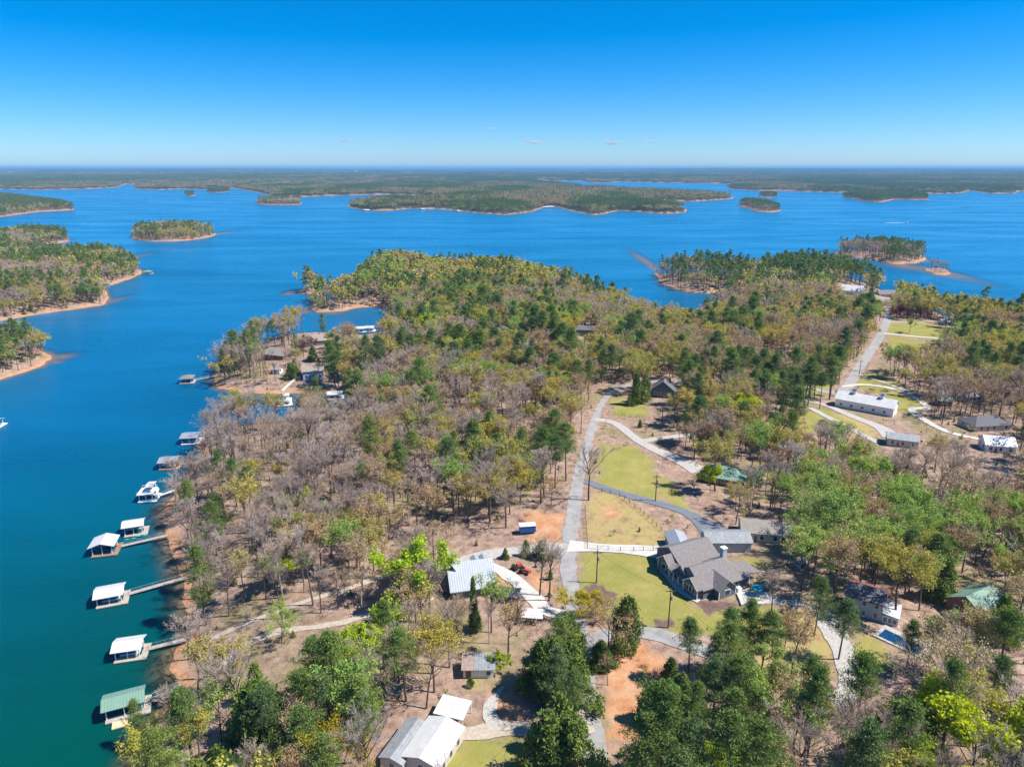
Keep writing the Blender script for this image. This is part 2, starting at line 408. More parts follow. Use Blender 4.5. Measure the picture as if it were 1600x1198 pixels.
def far_ground_material():
    m, n, l = new_mat('far_ground')
    out = n.new('ShaderNodeOutputMaterial'); b = n.new('ShaderNodeBsdfDiffuse'); l.new(b.outputs[0], out.inputs[0])
    geo = n.new('ShaderNodeNewGeometry'); z = n.new('ShaderNodeTexNoise'); z.inputs['Scale'].default_value = .0016; z.inputs['Detail'].default_value = 7; z.inputs['Roughness'].default_value = .7
    l.new(geo.outputs['Position'], z.inputs['Vector'])
    r = n.new('ShaderNodeValToRGB'); e = r.color_ramp.elements; e.new(.5); e.new(.6)
    for i, (p, c) in enumerate([(.36, (.025, .035, .018)), (.47, (.05, .05, .03)), (.6, (.075, .065, .04)), (.72, (.2, .17, .09))]): e[i].position = p; e[i].color = (*c, 1)
    l.new(z.outputs['Fac'], r.inputs[0])
    at = n.new('ShaderNodeAttribute'); at.attribute_name = 'cover'
    sp = n.new('ShaderNodeSeparateColor'); l.new(at.outputs['Color'], sp.inputs[0])
    mx = n.new('ShaderNodeMix'); mx.data_type = 'RGBA'; l.new(sp.outputs[1], mx.inputs['Factor']); l.new(r.outputs[0], mx.inputs[6]); mx.inputs[7].default_value = (.46, .27, .16, 1)
    l.new(mx.outputs[2], b.inputs[0])
    return m
M_FAR = far_ground_material()

def water_material():
    m, n, l = new_mat('lake_water')
    out = n.new('ShaderNodeOutputMaterial'); b = n.new('ShaderNodeBsdfPrincipled')
    geo = n.new('ShaderNodeNewGeometry')
    mp = n.new('ShaderNodeMapping'); mp.inputs['Scale'].default_value = (.0022, .0075, 1); mp.inputs['Rotation'].default_value = (0, 0, R(12))
    l.new(geo.outputs['Position'], mp.inputs['Vector'])
    gust = n.new('ShaderNodeTexNoise'); gust.inputs['Scale'].default_value = 1.6; gust.inputs['Detail'].default_value = 7; gust.inputs['Roughness'].default_value = .62; gust.inputs['Distortion'].default_value = .5
    l.new(mp.outputs[0], gust.inputs['Vector'])
    rr = n.new('ShaderNodeMapRange'); rr.inputs[1].default_value = .3; rr.inputs[2].default_value = .72; rr.inputs[3].default_value = .34; rr.inputs[4].default_value = .16
    l.new(gust.outputs['Fac'], rr.inputs[0]); l.new(rr.outputs[0], b.inputs['Roughness'])
    # body colour teal near the camera; sky reflection painted in as bluer with distance
    at = n.new('ShaderNodeAttribute'); at.attribute_name = 'sky_tint'
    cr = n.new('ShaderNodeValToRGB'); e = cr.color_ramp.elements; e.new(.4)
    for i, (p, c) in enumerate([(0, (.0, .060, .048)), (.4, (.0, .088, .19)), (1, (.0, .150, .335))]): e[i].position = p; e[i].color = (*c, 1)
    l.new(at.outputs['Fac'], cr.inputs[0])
    gs = n.new('ShaderNodeMapRange'); gs.inputs[1].default_value = .3; gs.inputs[2].default_value = .7; gs.inputs[3].default_value = .76; gs.inputs[4].default_value = 1.2
    l.new(gust.outputs['Fac'], gs.inputs[0])
    vm = n.new('ShaderNodeVectorMath'); vm.operation = 'SCALE'; l.new(cr.outputs[0], vm.inputs[0]); l.new(gs.outputs[0], vm.inputs['Scale'])
    l.new(vm.outputs[0], b.inputs['Base Color'])
    b.inputs['IOR'].default_value = 1.33
    b.inputs['Specular IOR Level'].default_value = .26
    b.inputs['Specular Tint'].default_value = (.15, .80, 1, 1)
    # wind ripples
    w1 = n.new('ShaderNodeTexNoise'); w1.inputs['Scale'].default_value = .45; w1.inputs['Detail'].default_value = 4
    mp2 = n.new('ShaderNodeMapping'); mp2.inputs['Scale'].default_value = (.5, 1, 1); mp2.inputs['Rotation'].default_value = (0, 0, R(15)); l.new(geo.outputs['Position'], mp2.inputs['Vector']); l.new(mp2.outputs[0], w1.inputs['Vector'])
    bp = n.new('ShaderNodeBump'); bp.inputs['Strength'].default_value = .55; bp.inputs['Distance'].default_value = .5
    l.new(w1.outputs['Fac'], bp.inputs['Height']); l.new(bp.outputs[0], b.inputs['Normal'])
    # turbid water: the bed shows through the shallows only
    dp = n.new('ShaderNodeAttribute'); dp.attribute_name = 'depth'
    mr = n.new('ShaderNodeMapRange'); mr.interpolation_type = 'SMOOTHSTEP'; mr.inputs[1].default_value = -.1; mr.inputs[2].default_value = 1.35; mr.inputs[3].default_value = .22; mr.inputs[4].default_value = 1
    l.new(dp.outputs['Fac'], mr.inputs[0])
    tr = n.new('ShaderNodeBsdfTransparent'); tr.inputs[0].default_value = (.75, .85, .85, 1)
    mx = n.new('ShaderNodeMixShader'); l.new(mr.outputs[0], mx.inputs[0]); l.new(tr.outputs[0], mx.inputs[1]); l.new(b.outputs[0], mx.inputs[2])
    l.new(mx.outputs[0], out.inputs[0])
    return m
M_WATER = water_material()

nr, nc = RR.shape
idx = np.arange(nr * nc).reshape(nr, nc)
quads = np.stack([idx[:-1, :-1], idx[:-1, 1:], idx[1:, 1:], idx[1:, :-1]], -1)[:, :, ::-1].reshape(-1, 4)
zq = GH.ravel()[quads]
def submesh(name, sel, z, m, attrs):
    q = quads[sel]
    used = np.unique(q); remap = np.zeros(nr * nc, np.int32); remap[used] = np.arange(len(used))
    v = np.stack([GX.ravel()[used], GY.ravel()[used], (z.ravel()[used] if z is not None else np.zeros(len(used)))], -1)
    me = mesh_np(name, v, remap[q], [m], smooth=True)
    for an, (arr, typ) in attrs.items():
        a = me.attributes.new(an, typ, 'POINT')
        if typ == 'FLOAT_COLOR': a.data.foreach_set('color', arr.reshape(-1, 4)[used].ravel())
        else: a.data.foreach_set('value', arr.ravel()[used].astype(np.float32))
    o = bpy.data.objects.new(name, me); col.objects.link(o); o['kind'] = 'structure'
    return o
landq = zq.max(1) > -3.2
whoq = GW.ravel()[quads][:, 0]
names = list(LANDS)
rq = RR.ravel()[quads][:, 0]
for i, k in enumerate(names):
    s = landq & (whoq == i)
    nm = 'terrain' if k in ('main', 'far') or k.startswith('left') else 'island'
    if s.any(): submesh(nm, s, GH, M_GROUND if k != 'far' else M_FAR, {'cover': (cover, 'FLOAT_COLOR'), 'mulch': (mul, 'FLOAT')})
sky_amt = np.clip((RR - 150) / 330, 0, 1) * .62 + np.clip((RR - 480) / 900, 0, 1) * .38  # share of painted sky reflection, rising with distance from the camera
submesh('lake', zq.min(1) < .35, None, M_WATER, {'depth': (np.clip(-GH, -1, 8), 'FLOAT'), 'sky_tint': (sky_amt, 'FLOAT')})

# ------------------------------------------------------------------ air
def haze():
    mb = MB().box(-97000, 97000, -1500, 94000, -8, 150)
    m, n, l = new_mat('haze')
    out = n.new('ShaderNodeOutputMaterial'); v = n.new('ShaderNodeVolumePrincipled')
    v.inputs['Color'].default_value = (.28, .62, 1.0, 1); v.inputs['Density'].default_value = 6.0e-5; v.inputs['Anisotropy'].default_value = .0
    l.new(v.outputs[0], out.inputs['Volume'])
    o = mb.build('haze', m); o['kind'] = 'stuff'; o['label'] = 'thin blue haze over the distant lake and hills'
haze()

# ------------------------------------------------------------------ trees: meshes
M_BARK = mat('bark', (.12, .088, .07), .95, .35, 2.0)
M_PALEBARK = mat('pale_bark', (.42, .36, .32), .95, .3, 2.0)
M_TWIG = leaf_mat('twigs', [(.50, .37, .29), (.44, .37, .33), (.36, .28, .24), (.55, .46, .40), (.48, .33, .22), (.58, .50, .46)], .1, .2)
L_LIME = leaf_mat('lime_leaves', [(.46, .56, .03), (.52, .56, .03), (.40, .54, .04)], .4)
L_GREEN = leaf_mat('spring_leaves', [(.34, .48, .09), (.40, .50, .11), (.27, .42, .09), (.44, .50, .16)], .4)
L_OLIVE = leaf_mat('olive_buds', [(.44, .41, .09), (.54, .45, .08), (.48, .40, .14), (.47, .48, .07), (.56, .43, .13), (.38, .40, .12)], .35)
L_RUST = leaf_mat('rusty_buds', [(.44, .29, .16), (.52, .36, .17), (.46, .33, .23), (.54, .42, .20)], .3)
L_PINE = leaf_mat('pine_needles', [(.14, .22, .055), (.20, .275, .065), (.13, .20, .075), (.24, .30, .07)], .3, .4)
L_CEDAR = leaf_mat('cedar_sprays', [(.12, .19, .04), (.18, .245, .055), (.24, .29, .07)], .3, .45)
L_YELLOW = leaf_mat('yellow_buds', [(.45, .38, .03), (.50, .42, .03)], .4)
L_RED = leaf_mat('red_leaves', [(.16, .02, .035), (.20, .03, .04)], .3)

class TB:
    """tree mesh arrays: sticks (tapered three- or five-sided) and leaf faces"""
    def __init__(s, seed): s.r = np.random.default_rng(seed); s.V = []; s.F = []; s.n = 0
    def sticks(s, A, B, ra, rb, k=3):
        A, B = np.atleast_2d(A), np.atleast_2d(B); m = len(A)
        d = B - A; d /= np.linalg.norm(d, axis=1, keepdims=True) + 1e-9
        ref = np.where(np.abs(d[:, 2:3]) > .9, np.array([[1., 0, 0]]), np.array([[0, 0, 1.]]))
        u = np.cross(d, ref); u /= np.linalg.norm(u, axis=1, keepdims=True); w = np.cross(d, u)
        ra = np.broadcast_to(ra, (m,)); rb = np.broadcast_to(rb, (m,))
        an = np.arange(k) * 2 * np.pi / k
        ring = np.cos(an)[None, :, None] * u[:, None] + np.sin(an)[None, :, None] * w[:, None]
        va = A[:, None] + ring * ra[:, None, None]; vb = B[:, None] + ring * rb[:, None, None]
        v = np.concatenate([va, vb], 1).reshape(-1, 3)
        base = s.n + np.arange(m)[:, None] * 2 * k
        i = np.arange(k); j = (i + 1) % k
        t1 = np.stack([base + i, base + j, base + k + j], -1).reshape(-1, 3); t2 = np.stack([base + i, base + k + j, base + k + i], -1).reshape(-1, 3)
        s.V.append(v); s.F += [t1, t2]; s.n += len(v)
    def leaves(s, C, size, flat=0., aspect=.7):
        C = np.atleast_2d(C); m = len(C)
        nrm = s.r.normal(size=(m, 3)); nrm[:, 2] = nrm[:, 2] * (1 - flat) + flat * 1.5
        nrm /= np.linalg.norm(nrm, axis=1, keepdims=True)
        t = s.r.normal(size=(m, 3)); u = np.cross(nrm, t); u /= np.linalg.norm(u, axis=1, keepdims=True) + 1e-9; w = np.cross(nrm, u)
        sz = np.broadcast_to(size, (m,)) * s.r.uniform(.6, 1.3, m)
        u = u * sz[:, None]; w = w * sz[:, None] * aspect
        v = np.stack([C - u, C + w * .8, C + u, C - w], 1).reshape(-1, 3)
        base = s.n + np.arange(m)[:, None] * 4
        s.V.append(v); s.F += [base + np.array([[0, 1, 2]]), base + np.array([[0, 2, 3]])]; s.n += len(v)
    def mesh(s, name, m):
        return mesh_np(name, np.concatenate(s.V), np.concatenate(s.F), [m])

def grow(r, starts, dirs, lens, n, spread, up, frac=(.35, 1.0), lenf=(.45, .75)):
    """children along parent sticks: returns A, B"""
    m = len(starts)
    t = r.uniform(frac[0], frac[1], (m, n))
    A = starts[:, None] + dirs[:, None] * (lens[:, None] * t)[..., None]
    off = r.normal(size=(m, n, 3)); off /= np.linalg.norm(off, axis=2, keepdims=True)
    d = dirs[:, None] + off * spread; d[..., 2] += up
    d /= np.linalg.norm(d, axis=2, keepdims=True)
    L = lens[:, None] * r.uniform(lenf[0], lenf[1], (m, n)) * (1.15 - .45 * t)
    return A.reshape(-1, 3), d.reshape(-1, 3), L.reshape(-1)

def hardwood(seed, Ht=16., wide=1., lod=0, leaf=None, nleaf=0, lsize=.3, twigmat=None, bark=None, fork=.38):
    """(trunk mesh, crown mesh): forked trunk and limbs; crown of twigs with or without buds"""
    tr, cr = TB(seed), TB(seed + 1); r = tr.r
    zf = Ht * r.uniform(fork - .06, fork + .08)
    lean = r.normal(size=2) * .35
    p0 = np.array([0., 0, -1.2]); p1 = np.array([lean[0] * .4, lean[1] * .4, zf * .5]); p2 = np.array([lean[0], lean[1], zf]); p3 = np.array([lean[0] * 1.2 + r.normal() * .4, lean[1] * 1.2 + r.normal() * .4, Ht * .8])
    k = 5 if lod == 0 else 3
    rb = .017 * Ht
    tr.sticks([p0, p1, p2], [p1, p2, p3], [rb, rb * .8, rb * .62], [rb * .8, rb * .62, rb * .2], k)
    nl = [9, 6, 5][lod]
    tt = np.sort(r.uniform(0, .85, nl)); A = p2 + (p3 - p2) * tt[:, None]
    an = np.arange(nl) * 2.4 + r.uniform(0, 6)
    el = r.uniform(.55, 1.05, nl) + tt * .25
    d = np.stack([np.cos(an) * np.cos(el), np.sin(an) * np.cos(el), np.sin(el)], -1)
    L = (Ht - A[:, 2]) * r.uniform(.72, .98, nl) * (1 + .12 * wide)
    d[:, :2] *= wide; d /= np.linalg.norm(d, axis=1, keepdims=True)
    mid = A + d * (L * .5)[:, None]; d2 = d + r.normal(size=d.shape) * .16; d2[:, 2] += .12; d2 /= np.linalg.norm(d2, axis=1, keepdims=True); end = mid + d2 * (L * .5)[:, None]
    tr.sticks(A, mid, rb * .42, rb * .26, 3); tr.sticks(mid, end, rb * .26, rb * .07, 3)
    fd = (end - A) / L[:, None]
    A2, D2, L2 = grow(r, A, fd, L, [7, 4, 4][lod], .75, .15, (.3, .98), (.3, .5))
    (tr if lod == 0 else cr).sticks(A2, A2 + D2 * L2[:, None], rb * .13, rb * .045, 3)
    A3, D3, L3 = grow(r, A2, D2, L2, [6, 4, 2][lod], .8, .2, (.25, 1), (.4, .7))
    tw = [.019, .042, .085][lod]
    bare = leaf is None
    cr.sticks(A3, A3 + D3 * L3[:, None], tw * 1.3, tw * .6, 3)
    if bare and lod < 2:
        A4, D4, L4 = grow(r, A3, D3, L3, [4, 2][lod], .85, .2, (.2, 1), (.5, .85))
        cr.sticks(A4, A4 + D4 * L4[:, None], tw * .85, tw * .4, 3)
    if not bare:
        lf = TB(seed + 2)
        per = max(1, int(nleaf / len(A3)))
        t = lf.r.uniform(.15, 1.15, (len(A3), per))
        C = A3[:, None] + D3[:, None] * (L3[:, None] * t)[..., None] + lf.r.normal(size=(len(A3), per, 3)) * (.38 + .1 * lod)
        lf.leaves(C.reshape(-1, 3), lsize, .25)
        tv = len(np.concatenate(cr.V))
        v = np.concatenate(cr.V + lf.V); f1 = np.concatenate(cr.F); f2 = np.concatenate(lf.F) + tv
        crown = mesh_np('crown', v, np.concatenate([f1, f2]), [M_TWIG, leaf], np.concatenate([np.zeros(len(f1)), np.ones(len(f2))]))
    else:
        crown = cr.mesh('crown', twigmat or M_TWIG)
    return tr.mesh('trunk', bark or M_BARK), crown

def pine(seed, Ht=20., lod=0, full=.5, leaf=None):
    """tall straight trunk, tiers of boughs carrying needle tufts"""
    tr, cr = TB(seed), TB(seed + 1); r = tr.r
    z0 = Ht * (1 - full)
    lean = r.normal(size=2) * .4
    top = np.array([lean[0], lean[1], Ht]); rb = .0135 * Ht
    tr.sticks([[0, 0, -1.2], top * .5], [top * .5, top], [rb, rb * .7], [rb * .7, .04], 5 if lod == 0 else 3)
    nb = [44, 24, 12][lod]
    t = np.sort(r.uniform(0, 1, nb)) ** .9
    z = z0 + (Ht - z0) * t * .98
    an = np.arange(nb) * 2.39996 + r.uniform(0, 6)
    prof = np.where(t < .25, .55 + t * 1.6, (1 - t) ** .75 * 1.22 + .06)
    L = Ht * .22 * prof * r.uniform(.45, 1.3, nb)
    el = r.uniform(-.05, .35, nb) + t * .5
    d = np.stack([np.cos(an) * np.cos(el), np.sin(an) * np.cos(el), np.sin(el)], -1)
    A = np.stack([lean[0] * z / Ht, lean[1] * z / Ht, z], -1); B = A + d * L[:, None]
    tr.sticks(A, B, .06, .02, 3)
    nt = [6, 5, 4][lod]
    tt = r.uniform(.35, 1.05, (nb, nt))
    C = (A[:, None] + d[:, None] * (L[:, None] * tt)[..., None] + r.normal(size=(nb, nt, 3)) * np.array([.55, .55, .25]) * (L[:, None, None] * .28 + .12)).reshape(-1, 3)
    C = np.concatenate([C, top + r.normal(size=(nt, 3)) * .25])
    q = [30, 12, 5][lod]; sz = [.25, .45, .85][lod]
    off = r.normal(size=(len(C), q, 3)) * np.array([.46, .46, .22])
    cr.leaves((C[:, None] + off).reshape(-1, 3), sz, .3, .3)
    return tr.mesh('trunk', M_BARK), cr.mesh('crown', leaf or L_PINE)

def cedar(seed, Ht=12., lod=0, fat=.24, leaf=None, cone=.8):
    """dense evergreen, foliage almost to the ground, uneven outline"""
    tr, cr = TB(seed), TB(seed + 1); r = tr.r
    tr.sticks([[0, 0, -1]], [[0, 0, Ht * .96]], .016 * Ht, .03, 5 if lod == 0 else 3)
    n = [240, 90, 26][lod]
    t = r.uniform(0, 1, n) ** 1.15
    z = Ht * (.06 + .93 * t); an = r.uniform(0, 2 * np.pi, n)
    lump = 1 + .28 * np.sin(an * 2 + seed + z * .35) + .22 * np.sin(an * 3 + z * .9 + seed * 2)
    rad = Ht * fat * np.maximum((1 - t) ** cone, .04) * lump * r.uniform(.35, 1.0, n) ** .5
    C = np.stack([np.cos(an) * rad, np.sin(an) * rad, z], -1)
    A = np.stack([np.zeros(n), np.zeros(n), z * .93], -1)
    tr.sticks(A[::3], C[::3], .04, .015, 3)
    q = [34, 16, 7][lod]; sz = [.30, .5, 1.0][lod]
    off = r.normal(size=(n, q, 3)) * np.array([.42, .42, .42]) * (.75 + Ht * .02)
    cr.leaves((C[:, None] + off).reshape(-1, 3), sz, .2, .5)
    return tr.mesh('trunk', M_BARK), cr.mesh('crown', leaf or L_CEDAR)

KINDS = {}     # kind -> list of (trunk, crown, height) at full detail
def add_kind(k, lst, hts): KINDS[k] = [(a, b, h) for (a, b), h in zip(lst, hts)]
add_kind('bare', [hardwood(100 + 7 * i, 16, w, 0, bark=M_PALEBARK if i == 2 else M_BARK, fork=f) for i, (w, f) in enumerate(((.7, .5), (.95, .42), (.6, .55), (1.1, .36), (.8, .48), (.65, .46)))], [16] * 6)
add_kind('rust', [hardwood(200 + 7 * i, 15, w, 0, L_RUST, [3000, 2200, 3600, 1700, 2800, 3300][i], .17, fork=[.38, .45, .34, .5, .4, .3][i]) for i, w in enumerate((1.0, .8, .9, 1.1, .7, 1.25))], [15] * 6)
add_kind('olive', [hardwood(300 + 7 * i, 15, w, 0, L_OLIVE, [4200, 3200, 5000, 2600, 4600, 3800][i], .20, fork=[.3, .38, .26, .42, .33, .28][i]) for i, w in enumerate((1.1, .8, .95, .7, 1.25, 1.0))], [15] * 6)
add_kind('green', [hardwood(400 + 7 * i, 15, w, 0, L_GREEN, [4600, 3600, 5200, 3000, 4200, 4000][i], .21, fork=[.3, .36, .28, .42, .32, .38][i]) for i, w in enumerate((1.0, .75, 1.1, .65, .9, .8))], [15] * 6)
add_kind('lime', [hardwood(500 + 7 * i, 14, w, 0, L_LIME, 13000, .25, fork=.2) for i, w in enumerate((1.15, 1.3))], [14] * 2)
add_kind('yellow', [hardwood(550 + 7 * i, 14, w, 0, L_YELLOW, 8000, .22, fork=.16) for i, w in enumerate((1.2, 1.0))], [14] * 2)
add_kind('redleaf', [hardwood(580, 8, 1.2, 0, L_RED, 4000, .2, fork=.2)], [8])
add_kind('pine', [pine(600 + 7 * i, 20, 0, f) for i, f in enumerate((.5, .6, .42, .68, .55, .36, .74, .48))], [20] * 8)
add_kind('cedar', [cedar(700 + 7 * i, 12, 0, f, None, c) for i, (f, c) in enumerate(((.26, .7), (.34, .55), (.29, .75), (.40, .45)))], [12] * 4)

# far trees: one light mesh each, for the woods that are one mass
PROTO = bpy.data.collections.new('tree_kinds')      # never linked to the scene
proto_names = []
def join_np(name, parts):
    """parts: list of (mesh, offset, scale) -> one mesh with all their materials"""
    V, F, MI, mats, n = [], [], [], [], 0
    for me, off, s_, a in parts:
        v = np.empty(len(me.vertices) * 3, np.float32); me.vertices.foreach_get('co', v); v = v.reshape(-1, 3)
        c, q = math.cos(a), math.sin(a)
        v = np.stack([v[:, 0] * c - v[:, 1] * q, v[:, 0] * q + v[:, 1] * c, v[:, 2]], -1) * s_ + np.array(off)
        f = np.empty(len(me.polygons) * 3, np.int32); me.loops.foreach_get('vertex_index', f); f = f.reshape(-1, 3)
        mi = np.empty(len(me.polygons), np.int32); me.polygons.foreach_get('material_index', mi)
        ids = []
        for m in me.materials:
            if m not in mats: mats.append(m)
            ids.append(mats.index(m))
        V.append(v); F.append(f + n); MI.append(np.array(ids)[mi]); n += len(v)
    return mesh_np(name, np.concatenate(V), np.concatenate(F), mats, np.concatenate(MI))
def add_proto(me):
    nm = 'p%03d' % len(proto_names)
    o = bpy.data.objects.new(nm, me); PROTO.objects.link(o); proto_names.append(nm)
    return len(proto_names) - 1
LOD1, LOD2 = {}, {}
def far_set(lod):
    D = {}
    D['bare'] = [hardwood(900 + 5 * i + lod, 16, .85, lod, fork=.46) for i in range(4)]
    D['rust'] = [hardwood(930 + 5 * i + lod, 15, 1.1, lod, L_RUST, [0, 700, 130][lod], [0, .32, .75][lod], fork=.27) for i in range(3)]
    D['olive'] = [hardwood(950 + 5 * i + lod, 15, 1.2, lod, L_OLIVE, [0, 1200, 190][lod], [0, .37, .85][lod], fork=.2) for i in range(3)]
    D['green'] = [hardwood(970 + 5 * i + lod, 15, 1.0, lod, L_GREEN, [0, 900, 150][lod], [0, .38, .85][lod], fork=.2) for i in range(2)]
    D['lime'] = [hardwood(985 + lod, 14, 1.2, lod, L_LIME, [0, 1000, 150][lod], [0, .38, .85][lod], fork=.26)]
    D['pine'] = [pine(1000 + 5 * i + lod, 20, lod, .6) for i in range(3)]
    D['cedar'] = [cedar(1020 + 5 * i + lod, 12, lod, .3) for i in range(2)]
    return D
D1, D2 = far_set(1), far_set(2)
for k, v in D1.items(): LOD1[k] = [add_proto(join_np('tree', [(a, (0, 0, 0), 1, 0), (b, (0, 0, 0), 1, 0)])) for a, b in v]
for k, v in D2.items(): LOD2[k] = [add_proto(join_np('tree', [(a, (0, 0, 0), 1, 0), (b, (0, 0, 0), 1, 0)])) for a, b in v]
PATCH = {}
for pk, w in {'mixed': dict(bare=.15, rust=.25, olive=.2, pine=.4), 'piney': dict(pine=.85, olive=.1, rust=.05), 'hard': dict(bare=.2, rust=.35, olive=.25, pine=.2)}.items():
    PATCH[pk] = []
    for vnt in range(2):
        parts = []
        for i in range(6):
            for j in range(6):
                k = rng.choice(list(w), p=np.array(list(w.values())) / sum(w.values()))
                a, b = D2[k][rng.integers(len(D2[k]))]
                parts.append((b, ((i - 2.5) * 9 + rng.uniform(-4, 4), (j - 2.5) * 9 + rng.uniform(-4, 4), -1.5), rng.uniform(.55, 1.25), rng.uniform(0, 6)))
        PATCH[pk].append(add_proto(join_np('trees', parts)))

def woodland(name, label, pts, kidx, scale, rot, parent_kind='stuff'):
    """one object for trees that read as a mass: points carrying tree meshes"""
    pts = np.asarray(pts, np.float32)
    me = bpy.data.meshes.new(name); me.vertices.add(len(pts)); me.vertices.foreach_set('co', pts.ravel())
    for an, typ, arr in (('tree_kind', 'INT', kidx), ('tree_scale', 'FLOAT', scale), ('tree_turn', 'FLOAT', rot)):
        a = me.attributes.new(an, typ, 'POINT'); a.data.foreach_set('value', np.asarray(arr, np.int32 if typ == 'INT' else np.float32))
    o = bpy.data.objects.new(name, me); col.objects.link(o)
    tag(o, label, None, None, 'stuff')
    md = o.modifiers.new('trees', 'NODES'); md.node_group = WOOD_NG
    return o
def wood_group():
    g = bpy.data.node_groups.new('woodland', 'GeometryNodeTree')
    g.interface.new_socket('Geometry', in_out='INPUT', socket_type='NodeSocketGeometry'); g.interface.new_socket('Geometry', in_out='OUTPUT', socket_type='NodeSocketGeometry')
    n, l = g.nodes, g.links
    gi, go = n.new('NodeGroupInput'), n.new('NodeGroupOutput')
    ci = n.new('GeometryNodeCollectionInfo'); ci.inputs['Collection'].default_value = PROTO; ci.inputs['Separate Children'].default_value = True; ci.inputs['Reset Children'].default_value = True
    ip = n.new('GeometryNodeInstanceOnPoints'); ip.inputs['Pick Instance'].default_value = True
    def attr(nm, t):
        a = n.new('GeometryNodeInputNamedAttribute'); a.data_type = t; a.inputs['Name'].default_value = nm; return a.outputs['Attribute']
    cx = n.new('ShaderNodeCombineXYZ'); l.new(attr('tree_turn', 'FLOAT'), cx.inputs['Z'])
    l.new(gi.outputs[0], ip.inputs['Points']); l.new(ci.outputs[0], ip.inputs['Instance']); l.new(attr('tree_kind', 'INT'), ip.inputs['Instance Index'])
    l.new(cx.outputs[0], ip.inputs['Rotation']); l.new(attr('tree_scale', 'FLOAT'), ip.inputs['Scale']); l.new(ip.outputs[0], go.inputs[0])
    return g
WOOD_NG = wood_group()

# ------------------------------------------------------------------ roads, drives and paths (sheets laid on the ground)
M_ROAD = mat('worn_asphalt', (.30, .288, .28), .9, .26, .35)
M_ASPH = mat('new_asphalt', (.15, .17, .20), .9, .15, .6)
M_CONC = mat('concrete', (.52, .49, .445), .85, .16, .5)
M_GRAV = mat('gravel', (.40, .375, .35), .95, .25, 1.5, bump=.4)
M_TRAIL = mat('trail', (.42, .36, .29), .95, .25, 1.2)
ROADS = []
def smooth_line(pts, step=1.5):
    pts = [np.array(p) for p in pts]
    q = [2 * pts[0] - pts[1]] + pts + [2 * pts[-1] - pts[-2]]
    out = []
    for i in range(1, len(q) - 2):
        n = max(2, int(np.linalg.norm(q[i + 1] - q[i]) / step))
        for j in range(n):
            t = j / n
            out.append(.5 * ((2 * q[i]) + (-q[i - 1] + q[i + 1]) * t + (2 * q[i - 1] - 5 * q[i] + 4 * q[i + 1] - q[i + 2]) * t * t + (-q[i - 1] + 3 * q[i] - 3 * q[i + 1] + q[i + 2]) * t ** 3))
    out.append(pts[-1])
    return np.array(out)
def road(name, px, width, m, lift=.10, wild=.15):
    c = smooth_line(Gm(px))
    d = np.gradient(c, axis=0); d /= np.linalg.norm(d, axis=1, keepdims=True) + 1e-9
    nn = np.stack([-d[:, 1], d[:, 0]], -1)
    s = np.arange(len(c)) * 1.5
    W = np.interp(np.linspace(0, 1, len(c)), np.linspace(0, 1, len(width)), width) if isinstance(width, (list, tuple)) else np.full(len(c), width)
    k = 5
    off = np.linspace(-.5, .5, k)
    edge = np.stack([(fnoise(s / 3.0, s * 0 + j * 3.1, 31 + j, 2) - .5) * 2 * wild * (1 if j in (0, k - 1) else 0) for j in range(k)], -1)
    pts = c[:, None] + nn[:, None] * ((off[None] * W[:, None]) + edge * 2)[..., None]
    h = land_height(pts[..., 0].ravel(), pts[..., 1].ravel())[0].reshape(pts.shape[:2]) + lift
    v = np.concatenate([pts, h[..., None]], -1).reshape(-1, 3)
    i = np.arange(len(c) * k).reshape(len(c), k)
    f = np.stack([i[:-1, :-1], i[:-1, 1:], i[1:, 1:], i[1:, :-1]], -1).reshape(-1, 4)[:, ::-1]
    o = bpy.data.objects.new(name, mesh_np(name, v, f, [m], smooth=True)); col.objects.link(o); o['kind'] = 'structure'
    ROADS.append((c, float(np.max(W))))
    return o
def pad(name, px, m, lift=.14):
    w = Gm(px)
    zs = [H1(*p) for p in w]; z = max(zs) + lift
    mb = MB(); n = len(w)
    mb.poly([(x, y, z) for x, y in w] + [(x, y, min(zs) - .5) for x, y in w], [tuple(range(n))] + [(i, (i + 1) % n, (i + 1) % n + n, i + n) for i in range(n)])
    o = mb.build(name, m); o['kind'] = 'structure'
    cx, cy = np.mean(w, axis=0); ROADS.append((np.array(w + [w[0]]), 3.0))
    return o
road('road', [(940, 1290), (930, 1198), (925, 1150), (917, 1090), (911, 1030), (905, 985), (894, 930), (888, 890), (889, 850), (894, 810), (901, 765), (912, 715), (925, 670), (938, 635), (958, 606)], [4.6, 4.5, 4.4, 4.4, 4.3, 3.6, 3.2, 3.2], M_ROAD, .10, .3)
road('road', [(955, 608), (1010, 599), (1090, 597), (1180, 598), (1250, 603), (1300, 614), (1322, 606), (1334, 590), (1347, 568), (1363, 545), (1379, 517), (1386, 500), (1387, 480), (1372, 462), (1345, 456)], 5.2, M_ROAD, .13)
road('road', [(908, 1008), (945, 993), (985, 986), (1030, 992), (1064, 1004), (1115, 1022), (1160, 1050)], 4.6, M_ROAD, .14)
road('driveway', [(888, 853), (940, 856), (990, 859), (1030, 863), (1062, 864)], [6.5, 4.2, 4.2, 6, 9], M_CONC, .18, .03)
road('footpath', [(1030, 868), (1032, 885), (1046, 905), (1066, 926), (1092, 940)], 1.5, M_CONC, .2, .03)
road('driveway', [(915, 752), (942, 762), (985, 775), (1030, 787), (1070, 800), (1100, 818), (1118, 834)], [3.5, 3.5, 3.6, 4, 9], M_ASPH, .15, .04)
road('driveway', [(930, 655), (962, 662), (1000, 690), (1040, 710), (1070, 723), (1095, 737)], [4, 4, 5, 8], M_GRAV, .15)
road('driveway', [(1000, 690), (1040, 684), (1075, 680), (1110, 676)], 3.4, M_GRAV, .17)
